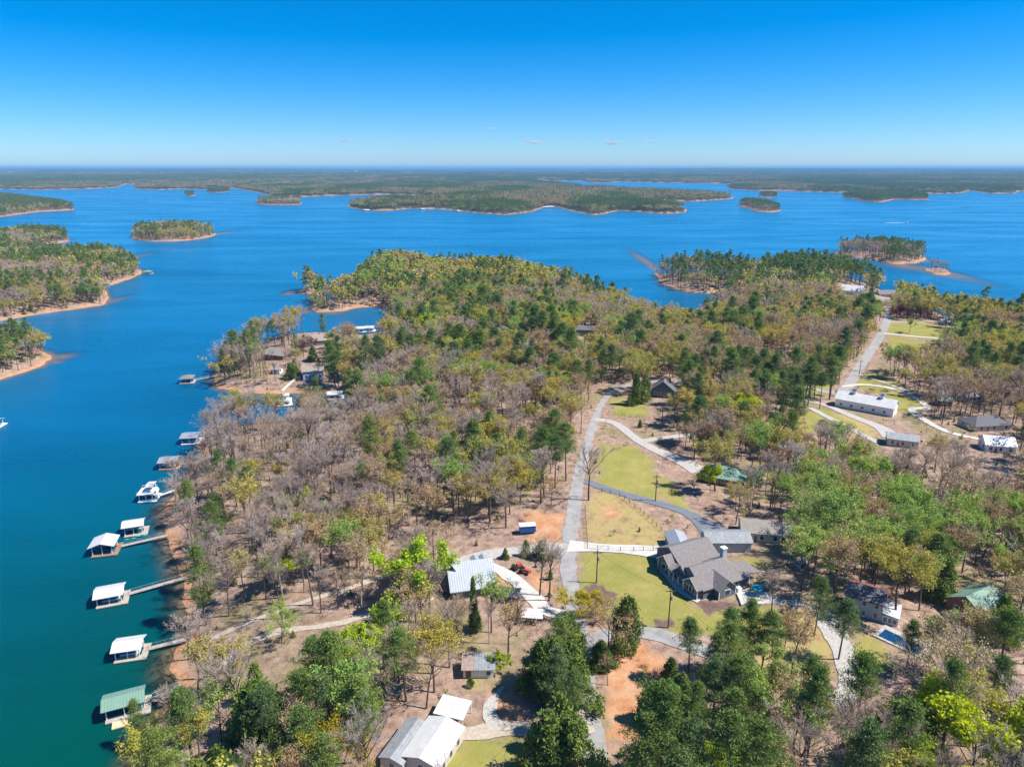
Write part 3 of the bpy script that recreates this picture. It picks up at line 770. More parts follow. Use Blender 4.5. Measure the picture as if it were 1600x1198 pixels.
road('driveway', [(890, 860), (860, 856), (805, 862), (755, 868), (712, 880)], [6, 5, 5, 4.5], M_GRAV, .15)
road('driveway', [(766, 882), (788, 895), (812, 911), (833, 933), (856, 955), (885, 962)], [2.5, 4, 4.2, 4, 4], M_CONC, .17, .3)
road('footpath', [(692, 922), (664, 940), (630, 952), (585, 958), (540, 971), (490, 980), (440, 985), (402, 998), (374, 1014), (345, 1040)], [1.5, 2.0, 2.2, 2.0, 2.4, 1.6], M_TRAIL, .13, .3)
road('footpath', [(695, 884), (640, 889), (600, 900), (560, 914), (515, 928), (470, 942), (425, 958), (380, 975), (330, 998)], 2.0, M_TRAIL, .13, .35)
road('driveway', [(1195, 938), (1225, 941), (1262, 944), (1285, 958), (1303, 985), (1317, 1020), (1324, 1055), (1322, 1085), (1290, 1100), (1255, 1108)], [2, 2.2, 6, 5, 4, 4, 5], M_GRAV, .15, .3)
road('driveway', [(921, 1128), (880, 1139), (830, 1141), (785, 1138), (742, 1146), (712, 1150)], [6, 4.5, 4, 4, 3], M_TRAIL, .15, .3)
road('driveway', [(775, 1136), (764, 1112), (770, 1092), (786, 1072)], [3.2, 2.8, 2.0, .8], M_GRAV, .17, .35)
road('driveway', [(1316, 604), (1350, 601), (1392, 607), (1430, 622), (1455, 640)], 2.8, M_CONC, .16, .1)
road('driveway', [(1341, 585), (1382, 598), (1422, 612)], 2.6, M_TRAIL, .16)
road('driveway', [(1450, 637), (1425, 640), (1442, 655), (1482, 675), (1530, 686), (1572, 690)], 3.4, M_CONC, .16)
road('driveway', [(1250, 625), (1290, 633), (1330, 650), (1375, 668), (1395, 684)], [3, 4, 5, 8], M_GRAV, .16)
road('driveway', [(1265, 637), (1320, 666), (1372, 692)], 3.2, M_GRAV, .19)
road('driveway', [(1387, 504), (1430, 505), (1500, 512)], 3, M_GRAV, .16)
road('driveway', [(1382, 521), (1430, 526), (1500, 531)], 3, M_CONC, .16)
road('footpath', [(487, 580), (466, 590), (452, 600), (441, 611)], 1.5, M_CONC, .15)
road('footpath', [(1500, 712), (1550, 728), (1620, 752)], 1.6, M_TRAIL, .15)
pad('patio', [(1150, 927), (1195, 925), (1212, 934), (1192, 944), (1158, 947)], M_CONC)

# ------------------------------------------------------------------ buildings
M_SHING = mat('grey_shingles', (.20, .182, .178), .9, .25, 1.6, bump=.25)
M_DSHING = mat('dark_shingles', (.13, .13, .145), .9, .2, 1.6, bump=.25)
M_TSHING = mat('tan_shingles', (.27, .24, .215), .9, .2, 1.4, bump=.25)
M_SIDING = mat('slate_siding', (.14, .16, .195), .7, .08, .8, stripes=(2, .22))
M_BLUESIDE = mat('pale_blue_siding', (.42, .47, .52), .7, .08, .8, stripes=(2, .25))
M_WHITE = mat('white_paint', (.80, .80, .79), .55, .05, .8)
M_CREAM = mat('cream_siding', (.58, .54, .46), .7, .08, .8, stripes=(2, .25))
M_BROWN = mat('brown_wood', (.22, .13, .08), .8, .2, 2)
M_METAL = mat('metal_roofing', (.36, .39, .43), .5, .07, .5, .35, .5, stripes=(0, .55))
M_METALY = mat('metal_roofing_across', (.36, .39, .43), .5, .07, .5, .35, .5, stripes=(1, .55))
M_WROOF = mat('white_metal_roofing', (.55, .55, .545), .5, .13, .5, 0, .4, stripes=(0, .6))
M_GROOF = mat('green_metal_roofing', (.17, .29, .225), .5, .08, .5, 0, .4, stripes=(0, .6))
M_OROOF = mat('weathered_metal_roofing', (.27, .285, .30), .6, .25, .9, .1, .4, stripes=(0, .6))
M_RED = mat('red_paint', (.50, .07, .05), .5, .1)
M_GLASS = mat('window_glass', (.03, .045, .06), .08, .1, 1, 0, .8)
M_DECK = mat('deck_boards', (.42, .37, .32), .85, .2, 1.2, stripes=(1, .3))
M_ODECK = mat('cedar_deck_boards', (.50, .26, .12), .8, .2, 1.2, stripes=(1, .3))
M_BDECK = mat('brown_deck_boards', (.30, .19, .14), .85, .2, 1.2, stripes=(1, .3))
M_FLOAT = mat('black_floats', (.04, .04, .045), .7)
M_BLUE = mat('blue_cover', (.02, .10, .35), .5, .12)
M_TEAL = mat('teal_plastic', (.02, .42, .45), .4, .08)
M_RUBBER = mat('rubber', (.03, .03, .03), .8)
M_POLE = mat('pole_wood', (.12, .09, .075), .9, .2, 2)
M_STEEL = mat('galvanised_steel', (.45, .46, .47), .4, .08, 1, .6)
M_BRICK = mat('brick_chimney', (.28, .14, .10), .9, .2, 3)
BUILT = []      # (x, y, radius) kept clear of trees
LANDMARKS = []  # (words, x, y)

def wing(par, x0, x1, y0, y1, eave, rise, axis, wm, rm, hip=(0, 0), oh=.45, base=-1.2, th=.2, walls=True):
    """one wing: a wall part and a roof part, gabled (or hipped by the given lengths)"""
    if axis == 'x': a0, a1, b0, b1 = x0, x1, y0, y1
    else: a0, a1, b0, b1 = y0, y1, x0, x1
    mid = (b0 + b1) / 2; s = rise / max(mid - b0, .01)
    if walls:
        mb = MB()
        if hip[0] or hip[1]: mb.box(x0, x1, y0, y1, base, eave - .02)
        else: mb.prism([(b0, base), (b1, base), (b1, eave - .03), (mid, eave + rise - .03), (b0, eave - .03)], a0, a1, axis)
        mb.build('wall', wm, par)
    r = MB(); e = eave - s * oh
    if hip[0] or hip[1]:
        pt = (lambda a, b, z: (a, b, z)) if axis == 'x' else (lambda a, b, z: (b, a, z))
        A0, A1, B0, B1 = a0 - oh, a1 + oh, b0 - oh, b1 + oh
        h0, h1 = (hip[0] + oh if hip[0] else 0), (hip[1] + oh if hip[1] else 0)
        c = [pt(A0, B0, e), pt(A1, B0, e), pt(A1, B1, e), pt(A0, B1, e)]
        low = [(p[0], p[1], p[2] - th) for p in c]
        r.poly(low + c + [pt(A0 + h0, mid, eave + rise), pt(A1 - h1, mid, eave + rise)],
               [(0, 1, 2, 3), (0, 1, 5, 4), (1, 2, 6, 5), (2, 3, 7, 6), (3, 0, 4, 7), (4, 5, 9, 8), (6, 7, 8, 9), (5, 6, 9), (7, 4, 8)])
    else:
        r.prism([(b0 - oh, e), (b0 - oh, e + th), (mid, eave + rise + th), (b1 + oh, e + th), (b1 + oh, e), (mid, eave + rise)], a0 - oh, a1 + oh, axis)
    return r.build('roof', rm, par)
def win(par, face, at, pos, z, w=1.0, h=1.3, frame=None, name='window', glass=None):
    """a window (or door) part proud of the wall, its pane a sub-part"""
    sg = -1 if face[0] == '-' else 1
    def slab(hw, hh, d0, d1):
        lo, hi = sorted((at + sg * d0, at + sg * d1))
        return MB().box(lo, hi, pos - hw, pos + hw, z - hh, z + hh) if face[1] == 'x' else MB().box(pos - hw, pos + hw, lo, hi, z - hh, z + hh)
    f = slab(w / 2 + .12, h / 2 + .12, -.05, .07).build(name, frame or M_WHITE, par)
    slab(w / 2, h / 2, 0, .10).build('pane', glass or M_GLASS, f)
def site(px, py):
    x, y, z = G(px, py); return x, y, z
def house(name, px, py, rot, label, r=9, cat='house', landmark=None, dz=0.0):
    x, y, z = site(px, py)
    BUILT.append((x, y, r))
    if landmark: LANDMARKS.append((landmark, x, y))
    return empty(name, (x, y, z + dz), R(rot), label, cat)
def simple_house(px, py, rot, w, d, eave, rise, axis, wm, rm, label, hip=(0, 0), name='house', cat='house', landmark=None, nwin=3, chimney=False, storeys=1):
    h = house(name, px, py, rot, label, max(w, d) * .62, cat, landmark)
    rf = wing(h, -w / 2, w / 2, -d / 2, d / 2, eave, rise, axis, wm, rm, hip)
    for s in range(storeys):
        z = 1.6 + 2.7 * s
        for i in range(nwin):
            p = -w / 2 + w * (i + .5) / nwin
            win(h, '-y', -d / 2, p, z)
        for fc, a in (('-x', -w / 2), ('+x', w / 2)):
            win(h, fc, a, -d * .2, z); 
            if d > 6: win(h, fc, a, d * .2, z)
    if nwin: win(h, '-y', -d / 2, -w / 2 + w * (.5 if nwin % 2 == 0 else .34), 1.05, .9, 2.0, name='door', glass=M_BROWN)
    if chimney: MB().box(w * .2, w * .2 + .8, .3, 1.2, eave, eave + rise + 1.0).build('chimney', M_BRICK, rf)
    return h

# the big slate-grey house on the lawn
hb = house('house', 1098, 936, 25, 'large slate grey house with many gables and a white patio on the lawn', 17, landmark='the slate house')
BUILT.append((hb.location.x + 8, hb.location.y + 12, 15))
rf = wing(hb, 0, 15, 0, 11, 3.0, 3.3, 'x', M_SIDING, M_SHING, (0, 5))
MB().box(12.3, 13.6, 7.4, 8.6, 0, 7.3).build('chimney', M_BLUESIDE, hb)
MB().box(12.15, 13.75, 7.25, 8.75, 7.3, 7.5).build('chimney_cap', M_WHITE, hb)
wing(hb, -1.6, 6, .4, 5.6, 3.0, 1.9, 'x', M_SIDING, M_SHING)
wing(hb, 3.2, 8.4, -2.2, 5.4, 2.95, 2.1, 'y', M_SIDING, M_SHING)
wing(hb, -1.2, 6, 12.2, 17.2, 3.0, 2.0, 'x', M_SIDING, M_SHING)
wing(hb, 1.5, 14, 10.8, 21.5, 3.0, 3.0, 'x', M_SIDING, M_SHING)
wing(hb, -.6, 5, 6.6, 9.6, 4.3, 1.3, 'x', M_SIDING, M_SHING)
def rake(par, x, y0, y1, eave, rise, oh=.45):
    mid = (y0 + y1) / 2; s_ = rise / (mid - y0)
    MB().prism([(y0 - oh, eave - s_ * oh - .1), (mid, eave + rise - .1), (y1 + oh, eave - s_ * oh - .1), (y1 + oh, eave - s_ * oh + .16), (mid, eave + rise + .16), (y0 - oh, eave - s_ * oh + .16)], x - oh - .06, x - oh - .004, 'x').build('rake_board', M_WHITE, par)
rake(hb, -1.6, .4, 5.6, 3.0, 1.9); rake(hb, -1.2, 12.2, 17.2, 3.0, 2.0); rake(hb, -.6, 6.6, 9.6, 4.3, 1.3)
for (xx, yy) in ((-1.6, .4), (-1.6, 5.6), (-1.2, 12.2), (-1.2, 17.2), (3.2, -2.2), (8.4, -2.2)): MB().box(xx - .09, xx + .09, yy - .09, yy + .09, -1.2, 2.85).build('corner_board', M_WHITE, hb)
for yy in (1.8, 3.0, 4.2): win(hb, '-x', -1.6, yy, 1.7, .8, 1.5)
win(hb, '-x', -1.2, 14.7, 1.7, 1.5, 1.5); win(hb, '-x', -.6, 8.1, 4.2, .9, 1.0)
win(hb, '-y', -2.2, 5.8, 1.7, 1.6, 1.4)
for xx in (9.6, 10.9): win(hb, '-y', 0, xx, 1.6, 1.0, 1.6)
win(hb, '-y', 12.2, .1, 1.5, .8, 1.2)
MB().box(-1.8, .4, 5.9, 12.0, -.9, .12).build('porch_floor', M_DECK, hb)
MB().poly([(-2.1, 5.7, 2.75), (-2.1, 12.1, 2.75), (.6, 12.1, 3.5), (.6, 5.7, 3.5), (-2.1, 5.7, 2.93), (-2.1, 12.1, 2.93), (.6, 12.1, 3.68), (.6, 5.7, 3.68)], [(0, 1, 2, 3), (7, 6, 5, 4), (0, 1, 5, 4), (1, 2, 6, 5), (2, 3, 7, 6), (3, 0, 4, 7)]).build('porch_roof', M_SHING, hb)
for yy in (6.0, 8.0, 10.0, 11.8): MB().box(-1.75, -1.55, yy - .1, yy + .1, .1, 2.85).build('post', M_WHITE, hb)
MB().box(-1.72, -1.62, 6.0, 11.8, .95, 1.05).box(-1.72, -1.62, 6.0, 11.8, .35, .42).build('railing', M_WHITE, hb)
MB().box(10.5, 19, -2.6, .0, -.9, .25).box(15.4, 19, .0, 6, -.9, .25).build('deck', M_DECK, hb)
dr = MB().poly([(14.6, .4, 3.0), (19.2, .4, 2.6), (19.2, 6.4, 2.6), (14.6, 6.4, 3.0), (14.6, .4, 3.18), (19.2, .4, 2.78), (19.2, 6.4, 2.78), (14.6, 6.4, 3.18)], [(0, 1, 2, 3), (7, 6, 5, 4), (0, 1, 5, 4), (1, 2, 6, 5), (2, 3, 7, 6), (3, 0, 4, 7)]).build('deck_roof', M_SHING, hb)
for xx in (15.6, 17.3, 18.9): MB().box(xx - .08, xx + .08, .5, .66, .2, 2.75).build('post', M_WHITE, hb)
rl = MB(); rl.box(10.5, 19, -2.6, -2.52, 1.1, 1.2)
for i in range(18): rl.box(10.5 + i * .5, 10.58 + i * .5, -2.59, -2.53, .25, 1.1)
rl.build('railing', M_WHITE, hb)
MB().box(9.2, 10.5, -2.5, -1.2, -1, 1.9).build('stair_wall', M_WHITE, hb)

# A-frame house with metal roof
ha = house('house', 733, 918, 14, 'A-frame house with grey metal roofs beside the lime green tree', 9, landmark='the A-frame house')
ha.scale = (1.15, 1.15, 1.15)
wing(ha, -4.6, 5.2, -4.0, 4.5, 2.6, 4.2, 'x', M_SIDING, M_METAL, oh=.5)
wing(ha, -8.0, -.6, -.8, 7.2, 1.0, 6.4, 'y', M_SIDING, M_METALY, oh=.5)
for xx in (2.1, 4.1):
    wing(ha, xx - .8, xx + .8, 1.2, 4.6, 5.0, .5, 'y', M_SIDING, M_METALY, oh=.2, base=3.6)
    win(ha, '+y', 4.6, xx, 4.5, .8, .8)
for xx in (-3, 0, 3): win(ha, '-y', -4.0, xx, 1.6)
win(ha, '+x', 5.2, 0, 1.6); win(ha, '-x', -4.6, -2, 1.6)

# outbuildings by the big house
simple_house(1133, 853, 0, 12.4, 7.2, 3.2, 1.3, 'x', M_BLUESIDE, M_OROOF, 'long pale grey metal garage behind the slate grey house', name='garage', cat='garage', nwin=0)
cp = house('carport', 1057, 855, 0, 'small open carport with a metal gable roof at the end of the white driveway', 4, 'carport')
wing(cp, -2.6, 2.6, -3.6, 3.6, 2.6, 1.1, 'y', M_BLUESIDE, M_METALY, oh=.3, walls=False)
MB().box(-2.6, -2.45, -3.4, 3.4, -.5, 2.6).box(2.45, 2.6, -3.4, 3.4, -.5, 2.6).box(-2.6, 2.6, 3.3, 3.45, -.5, 2.6).build('wall', M_BLUESIDE, cp)
h5 = simple_house(1186, 836, -10, 11, 8.5, 2.9, 2.1, 'x', M_CREAM, M_TSHING, 'grey roofed ranch house with a metal porch roof behind the garage', nwin=3)
MB().poly([(5.3, -4.2, 2.9), (10.2, -4.2, 2.4), (10.2, 3.6, 2.4), (5.3, 3.6, 2.9), (5.3, -4.2, 3.08), (10.2, -4.2, 2.58), (10.2, 3.6, 2.58), (5.3, 3.6, 3.08)], [(0, 1, 2, 3), (7, 6, 5, 4), (0, 1, 5, 4), (1, 2, 6, 5), (2, 3, 7, 6), (3, 0, 4, 7)]).build('porch_roof', M_METALY, h5)
for xx, yy in ((10, -4), (10, 3.4), (7.5, -4)): MB().box(xx - .1, xx + .1, yy - .1, yy + .1, -.5, 2.45).build('post', M_WHITE, h5)
h6 = simple_house(1350, 952, -32, 9.6, 8.6, 5.2, 2.0, 'x', M_BLUESIDE, M_DSHING, 'two storey pale blue house with red edged roof by the gravel drive', nwin=3, storeys=2, landmark='the red edged house')
h6.scale = (.84, .84, .9)
MB().box(-5.3, 5.3, 4.55, 4.95, 5.0, 5.35).box(5.05, 5.35, -.2, 4.6, 5.6, 5.85).build('roof_edge', M_RED, h6)
MB().poly([(4.8, -4.6, 3.0), (9.2, -4.6, 2.5), (9.2, 3.8, 2.5), (4.8, 3.8, 3.0), (4.8, -4.6, 3.15), (9.2, -4.6, 2.65), (9.2, 3.8, 2.65), (4.8, 3.8, 3.15)], [(0, 1, 2, 3), (7, 6, 5, 4), (0, 1, 5, 4), (1, 2, 6, 5), (2, 3, 7, 6), (3, 0, 4, 7)]).build('sunroom_roof', M_WROOF, h6)
MB().box(4.9, 9.0, -4.4, 3.6, -1, 2.4).build('sunroom_wall', M_WHITE, h6)
for xx in (5.7, 6.9, 8.1): win(h6, '-y', -4.4, xx, 1.4, .9, 1.2)
simple_house(1524, 955, 28, 10.5, 8.5, 3.2, 2.6, 'x', M_BROWN, M_GROOF, 'brown house with a dark green metal roof among the trees', landmark='the green roofed house', nwin=3)
simple_house(1252, 885, 5, 2.8, 2.6, 2.1, .8, 'x', M_BLUESIDE, M_TSHING, 'tiny grey playhouse in the woods behind the tall pine', name='playhouse', cat='shed', nwin=1)
# bottom: white house, carport, sheds
h8 = house('house', 678, 1178, -22, 'white metal roofed house at the lower edge beside the grass yard', 8, landmark='the white roof')
wing(h8, -3.6, 3.6, -5.0, 5.2, 2.9, 1.0, 'y', M_CREAM, M_WROOF, oh=.4)
wing(h8, -7.6, -3.0, -6.5, 3.6, 2.5, .7, 'y', M_CREAM, M_OROOF, oh=.3)
for yy in (-3, 0, 3): win(h8, '+x', 3.6, yy, 1.5)
win(h8, '-y', -5, 0, 1.5); win(h8, '-y', -6.5, -5.2, 1.3)
c8 = house('carport', 708, 1122, -18, 'flat white carport behind the white roofed house', 4, 'carport')
MB().poly([(-3.2, -2.6, 2.5), (3.2, -2.6, 2.5), (3.2, 2.6, 2.9), (-3.2, 2.6, 2.9), (-3.2, -2.6, 2.65), (3.2, -2.6, 2.65), (3.2, 2.6, 3.05), (-3.2, 2.6, 3.05)], [(0, 1, 2, 3), (7, 6, 5, 4), (0, 1, 5, 4), (1, 2, 6, 5), (2, 3, 7, 6), (3, 0, 4, 7)]).build('roof', M_WROOF, c8)
for xx in (-3, 3):
    for yy in (-2.4, 2.4): MB().box(xx - .08, xx + .08, yy - .08, yy + .08, -.8, 2.55).build('post', M_WHITE, c8)
s9 = house('shed', 748, 1049, 1, 'white shed with a rusty patched metal roof in the lower woods', 5, 'shed', landmark='the patched roof shed')
MB().box(-3.3, 3.3, -2.1, 2.1, -1, 2.3).build('wall', M_WHITE, s9)
for a, b, m in ((-3.7, -1.05, mat('rusty_roofing', (.30, .22, .19), .8, .4, 1.2)), (-1.0, 3.7, M_OROOF)):
    MB().poly([(a, -2.6, 2.35), (b, -2.6, 2.35), (b, 2.5, 3.0), (a, 2.5, 3.0), (a, -2.6, 2.47), (b, -2.6, 2.47), (b, 2.5, 3.12), (a, 2.5, 3.12)], [(0, 1, 2, 3), (7, 6, 5, 4), (0, 1, 5, 4), (1, 2, 6, 5), (2, 3, 7, 6), (3, 0, 4, 7)]).build('roof', m, s9)
win(s9, '-y', -2.1, 2.2, 1.3, .9, .9); win(s9, '-y', -2.1, -2.2, 1.0, 1.2, 1.9, name='door', glass=M_BROWN)
s10 = house('canopy', 832, 970, -6, 'pale fabric canopy on thin posts between budding trees', 3.5, 'canopy')
MB().prism([(-2.0, 2.2), (0, 2.75), (2.0, 2.2), (2.0, 2.26), (0, 2.81), (-2.0, 2.26)], -2.6, 2.6, 'x').build('roof', mat('canopy_fabric', (.62, .60, .60), .9, .12), s10)
for xx in (-2.5, 2.5):
    for yy in (-1.9, 1.9): MB().tube((xx, yy, -.5), (xx, yy, 2.25), .05).build('post', M_STEEL, s10)
simple_house(797, 936, -8, 4.6, 3.6, 2.2, .9, 'x', M_SIDING, M_DSHING, 'small dark shed beside the orange clay drive', name='shed', cat='shed', nwin=1)
# barn
bn = house('barn', 1352, 640, -38, 'long white barn with two blue capped roof vents by the lawn', 17, 'barn', landmark='the long white barn')
rb = wing(bn, -12, 12, -4.6, 4.6, 4.2, 2.6, 'x', M_WHITE, M_WROOF)
for xx in (-5.5, 6):
    cu = MB().box(xx - .7, xx + .7, -.7, .7, 6.2, 8.0).build('cupola', M_WHITE, rb)
    MB().poly([(xx - .95, -.95, 8.0), (xx + .95, -.95, 8.0), (xx + .95, .95, 8.0), (xx - .95, .95, 8.0), (xx, 0, 8.9)], [(0, 1, 2, 3), (0, 1, 4), (1, 2, 4), (2, 3, 4), (3, 0, 4)]).build('cupola_cap', M_BLUE, rb)
for xx in (-9.5, -5, -.5, 4, 8.5): win(bn, '-y', -4.6, xx, 2.0, 1.0, 1.0)
win(bn, '+x', 12, 0, 1.7, 3.0, 3.2, name='door', glass=M_WHITE)
# other houses over the land
simple_house(1037, 616, -18, 10.5, 9, 3.4, 4.0, 'y', M_SIDING, M_DSHING, 'dark gabled house on the yard beside two conical evergreens', chimney=True, landmark='the dark gabled house')
simple_house(1132, 750, -24, 13.5, 10, 2.9, 2.5, 'x', M_BROWN, M_GROOF, 'low house with a pale green hipped roof at the end of the gravel drive', (4, 4), landmark='the hipped green roof')
simple_house(1538, 668, 8, 17, 9.5, 2.9, 2.6, 'x', M_CREAM, M_DSHING, 'wide dark grey hipped roof house among bare trees', (4, 4), landmark='the wide grey roof')
h14 = simple_house(1556, 702, -14, 10, 8, 3.0, 2.4, 'x', M_WHITE, M_METAL, 'white house with metal roof beside the curving white drive')
simple_house(1408, 694, -22, 10.5, 7, 3.0, 1.3, 'x', M_CREAM, M_OROOF, 'pale roofed workshop at the foot of the barn drive', name='workshop', cat='workshop')
simple_house(1473, 632, -5, 6, 4.5, 2.4, .9, 'x', M_BROWN, M_GROOF, 'small green roofed shed beside the lawn drive', name='shed', cat='shed', nwin=1)
simple_house(1516, 625, 10, 8, 5, 2.5, 1.1, 'x', M_CREAM, M_TSHING, 'tan roofed shed behind the wide grey roof', name='shed', cat='shed', nwin=2)
simple_house(434, 558, -22, 16, 10, 3.0, 3.0, 'x', M_BROWN, M_TSHING, 'brown house with broad tan roof on the lakeside point', (3, 0), landmark='the point house')
simple_house(492, 538, 24, 14, 9, 3.2, 3.0, 'x', M_SIDING, M_TSHING, 'grey gabled house behind the dark red tree on the point', chimney=True)
simple_house(490, 588, 15, 11, 9, 4.2, 1.4, 'x', M_BLUESIDE, M_TSHING, 'pale house with low tan roof above the cove path', storeys=1, landmark='the cove house')
simple_house(434, 582, -10, 4.5, 4, 2.3, 1.0, 'x', M_WHITE, M_TSHING, 'little white shed below the broad tan roof', name='shed', cat='shed', nwin=1)
simple_house(1331, 459, -30, 17, 11, 3.5, 4.0, 'x', M_WHITE, M_WROOF, 'white roofed house near the end of the lane', landmark='the lane end house')
simple_house(1386, 463, 0, 19, 9, 3.0, 3.0, 'x', M_CREAM, M_SHING, 'long grey roofed house beside the white roofed house')
simple_house(1426, 487, 5, 7, 5, 2.6, 1.2, 'x', M_SIDING, M_DSHING, 'small dark outbuilding by the red leaved shrubs', name='shed', cat='shed', nwin=1)
simple_house(1480, 507, -5, 10, 6, 2.6, 1.4, 'x', M_WHITE, M_OROOF, 'low white outbuilding beyond the upper lawn', name='outbuilding', cat='outbuilding', nwin=2)
simple_house(916, 524, -8, 13, 8, 4.5, 1.8, 'x', M_SIDING, M_DSHING, 'dark blue house half hidden in the middle woods', landmark='the blue woods house')
simple_house(786, 527, 10, 9, 8, 5.0, 1.5, 'y', M_BLUESIDE, M_GROOF, 'pale green roofed house on the wooded neck', nwin=2)
simple_house(94, 432, 10, 13, 8, 3.0, 2.4, 'x', M_CREAM, M_OROOF, 'pale house on the wooded shore across the water', nwin=2)
simple_house(640, 530, 5, 12, 8, 3.0, 2.0, 'x', M_WHITE, M_TSHING, 'white house in the woods near the narrow inlet', nwin=2)

# swimming pool
px_, py_, pz_ = site(1408, 1003)
pl = empty('swimming_pool', (px_, py_, pz_ + .05), R(-50), 'blue swimming pool in a pale surround below the two storey house', 'pool'); BUILT.append((px_, py_, 8)); LANDMARKS.append(('the swimming pool', px_, py_))
MB().box(-5.2, 5.2, -2.6, -1.9, -.8, .15).box(-5.2, 5.2, 1.9, 3.6, -.8, .15).box(-5.2, -4.4, -1.9, 1.9, -.8, .145).box(4.4, 5.2, -1.9, 1.9, -.8, .145).build('surround', M_GRAV, pl)
MB().box(-4.4, 4.4, -1.9, 1.9, -.8, .02).build('pool_water', mat('pool_blue', (.003, .05, .14), .08, .1, 1, 0, .6), pl)

# ------------------------------------------------------------------ utility poles, fence, vehicles
def pole(px, py, hgt, label, rot=0, transformer=True):
    x, y, z = site(px, py)
    p = empty('utility_pole', (x, y, z), R(rot), label, 'utility pole', 'utility poles')
    MB().tube((0, 0, -1), (0, 0, hgt), .19, .12, 8).build('pole', M_POLE, p)
    MB().box(-1.2, 1.2, -.07, .07, hgt - .9, hgt - .75).build('crossarm', M_POLE, p)
    for a in (-1.05, 0, 1.05): MB().tube((a, 0, hgt - .75), (a, 0, hgt - .5), .05, .03, 6).build('insulator', M_STEEL, p)
    if transformer: MB().tube((.38, 0, hgt - 3.2), (.38, 0, hgt - 2.2), .26, .26, 8).build('transformer', M_STEEL, p)
    return (x, y, z + hgt)
tops = [pole(932, 910, 9.8, 'utility pole standing in the mulch bed on the lawn'), pole(1044, 980, 10.8, 'utility pole with transformer at the lower end of the lawn'),
        pole(1024, 783, 9.6, 'utility pole beside the dark asphalt drive'), pole(1034, 664, 9.5, 'utility pole near the dark gabled house'), pole(1342, 588, 9, 'utility pole beside the lane by the barn lawn', 0, False)]
def wire(a, b, label, sag=1.0):
    mb = MB(); n = 10; pr = None
    for i in range(n + 1):
        t = i / n; q = (a[0] + (b[0] - a[0]) * t, a[1] + (b[1] - a[1]) * t, a[2] - .5 + (b[2] - a[2]) * t - sag * 4 * t * (1 - t))
        if pr: mb.tube(pr, q, .022, .022, 3)
        pr = q
    tag(mb.build('power_line', M_RUBBER), label, 'cable')
wire(tops[0], tops[1], 'cable sagging across the lawn between two poles'); wire(tops[1], (70, 60, 22), 'cable running from the lower lawn pole towards the road'); wire(tops[0], tops[2], 'cable over the garden plot to the asphalt drive pole'); wire(tops[2], tops[3], 'cable from the asphalt drive pole to the dark gabled house')

def fence(px, label):
    w = smooth_line(Gm(px), 2.6)
    x0, y0 = w[0]; z0 = H1(x0, y0)
    f = empty('wire_fence', (x0, y0, z0), 0, label, 'fence')
    pts = [(x - x0, y - y0, H1(x, y) - z0) for x, y in w]
    pm = None
    for p in pts:
        if pm is None: pm = MB().box(-.07, .07, -.07, .07, -.4, 1.5).build('post', M_POLE, f, p)
        else:
            o = pm.copy(); col.objects.link(o); o.parent = f; o.location = p
    for z in (.4, .9, 1.4):
        mb = MB()
        for a, b in zip(pts, pts[1:]): mb.tube((a[0], a[1], a[2] + z), (b[0], b[1], b[2] + z), .025, .025, 3)
        mb.build('rail', M_POLE, f)
fence([(918, 857), (950, 860), (990, 861), (1036, 860)], 'dark wire fence along the near side of the garden plot')
fence([(940, 768), (968, 776), (1000, 800), (1040, 836)], 'dark wire fence along the far side of the garden plot')
fence([(918, 857), (916, 825), (914, 795)], 'dark wire fence along the road side of the garden plot')
fence([(960, 648), (985, 651), (1015, 655)], 'grey rail fence below the dark gabled house')

def vehicle(px, py, rot, m, label, name='parked_car', cat='car', truck=False):
    x, y, z = site(px, py); v = empty(name, (x, y, z + .1), R(rot), label, cat)
    BUILT.append((x, y, 3))
    MB().prism([(-2.2, .35), (2.2, .35), (2.25, .75), (1.3, .95), (-2.2, .98)], -.88, .88, 'y').build('body', m, v)
    if truck: MB().prism([(-.2, .95), (1.1, .95), (.8, 1.65), (-.1, 1.68)], -.8, .8, 'y').build('cabin', M_GLASS, v)
    else: MB().prism([(-1.9, .95), (1.2, .95), (.5, 1.5), (-1.5, 1.52)], -.78, .78, 'y').build('cabin', M_GLASS, v)
    for xx in (-1.4, 1.4):
        for yy in (-.9, .9): MB().tube((xx, yy - .1, .33), (xx, yy + .1, .33), .33, .33, 10).build('wheel', M_RUBBER, v)
    return v
def trailer(px, py, rot, label):
    x, y, z = site(px, py); v = empty('box_trailer', (x, y, z), R(rot), label, 'trailer'); BUILT.append((x, y, 4))
    MB().box(-2.4, 2.4, -1.1, 1.1, .6, 2.7).build('body', M_BLUE, v); MB().box(-2.5, 2.5, -1.2, 1.2, 2.7, 2.85).build('roof', M_WHITE, v)
    MB().tube((2.4, 0, .7), (3.6, 0, .6), .07).build('drawbar', M_STEEL, v)
    for yy in (-1.05, 1.05): MB().tube((-.5, yy - .1, .4), (-.5, yy + .1, .4), .4, .4, 10).build('wheel', M_RUBBER, v)
trailer(824, 832, 8, 'blue box trailer with a white top under bare trees')
vehicle(1286, 662, 20, M_BLUE, 'bright blue car on the gravel below the barn')
vehicle(1431, 690, -10, M_RED, 'red pickup beside the pale roofed workshop', 'pickup_truck', 'truck', True)
vehicle(1057, 852, 90, M_RED, 'red car parked inside the open carport')
vehicle(1172, 842, 10, M_WHITE, 'white car in front of the ranch house')
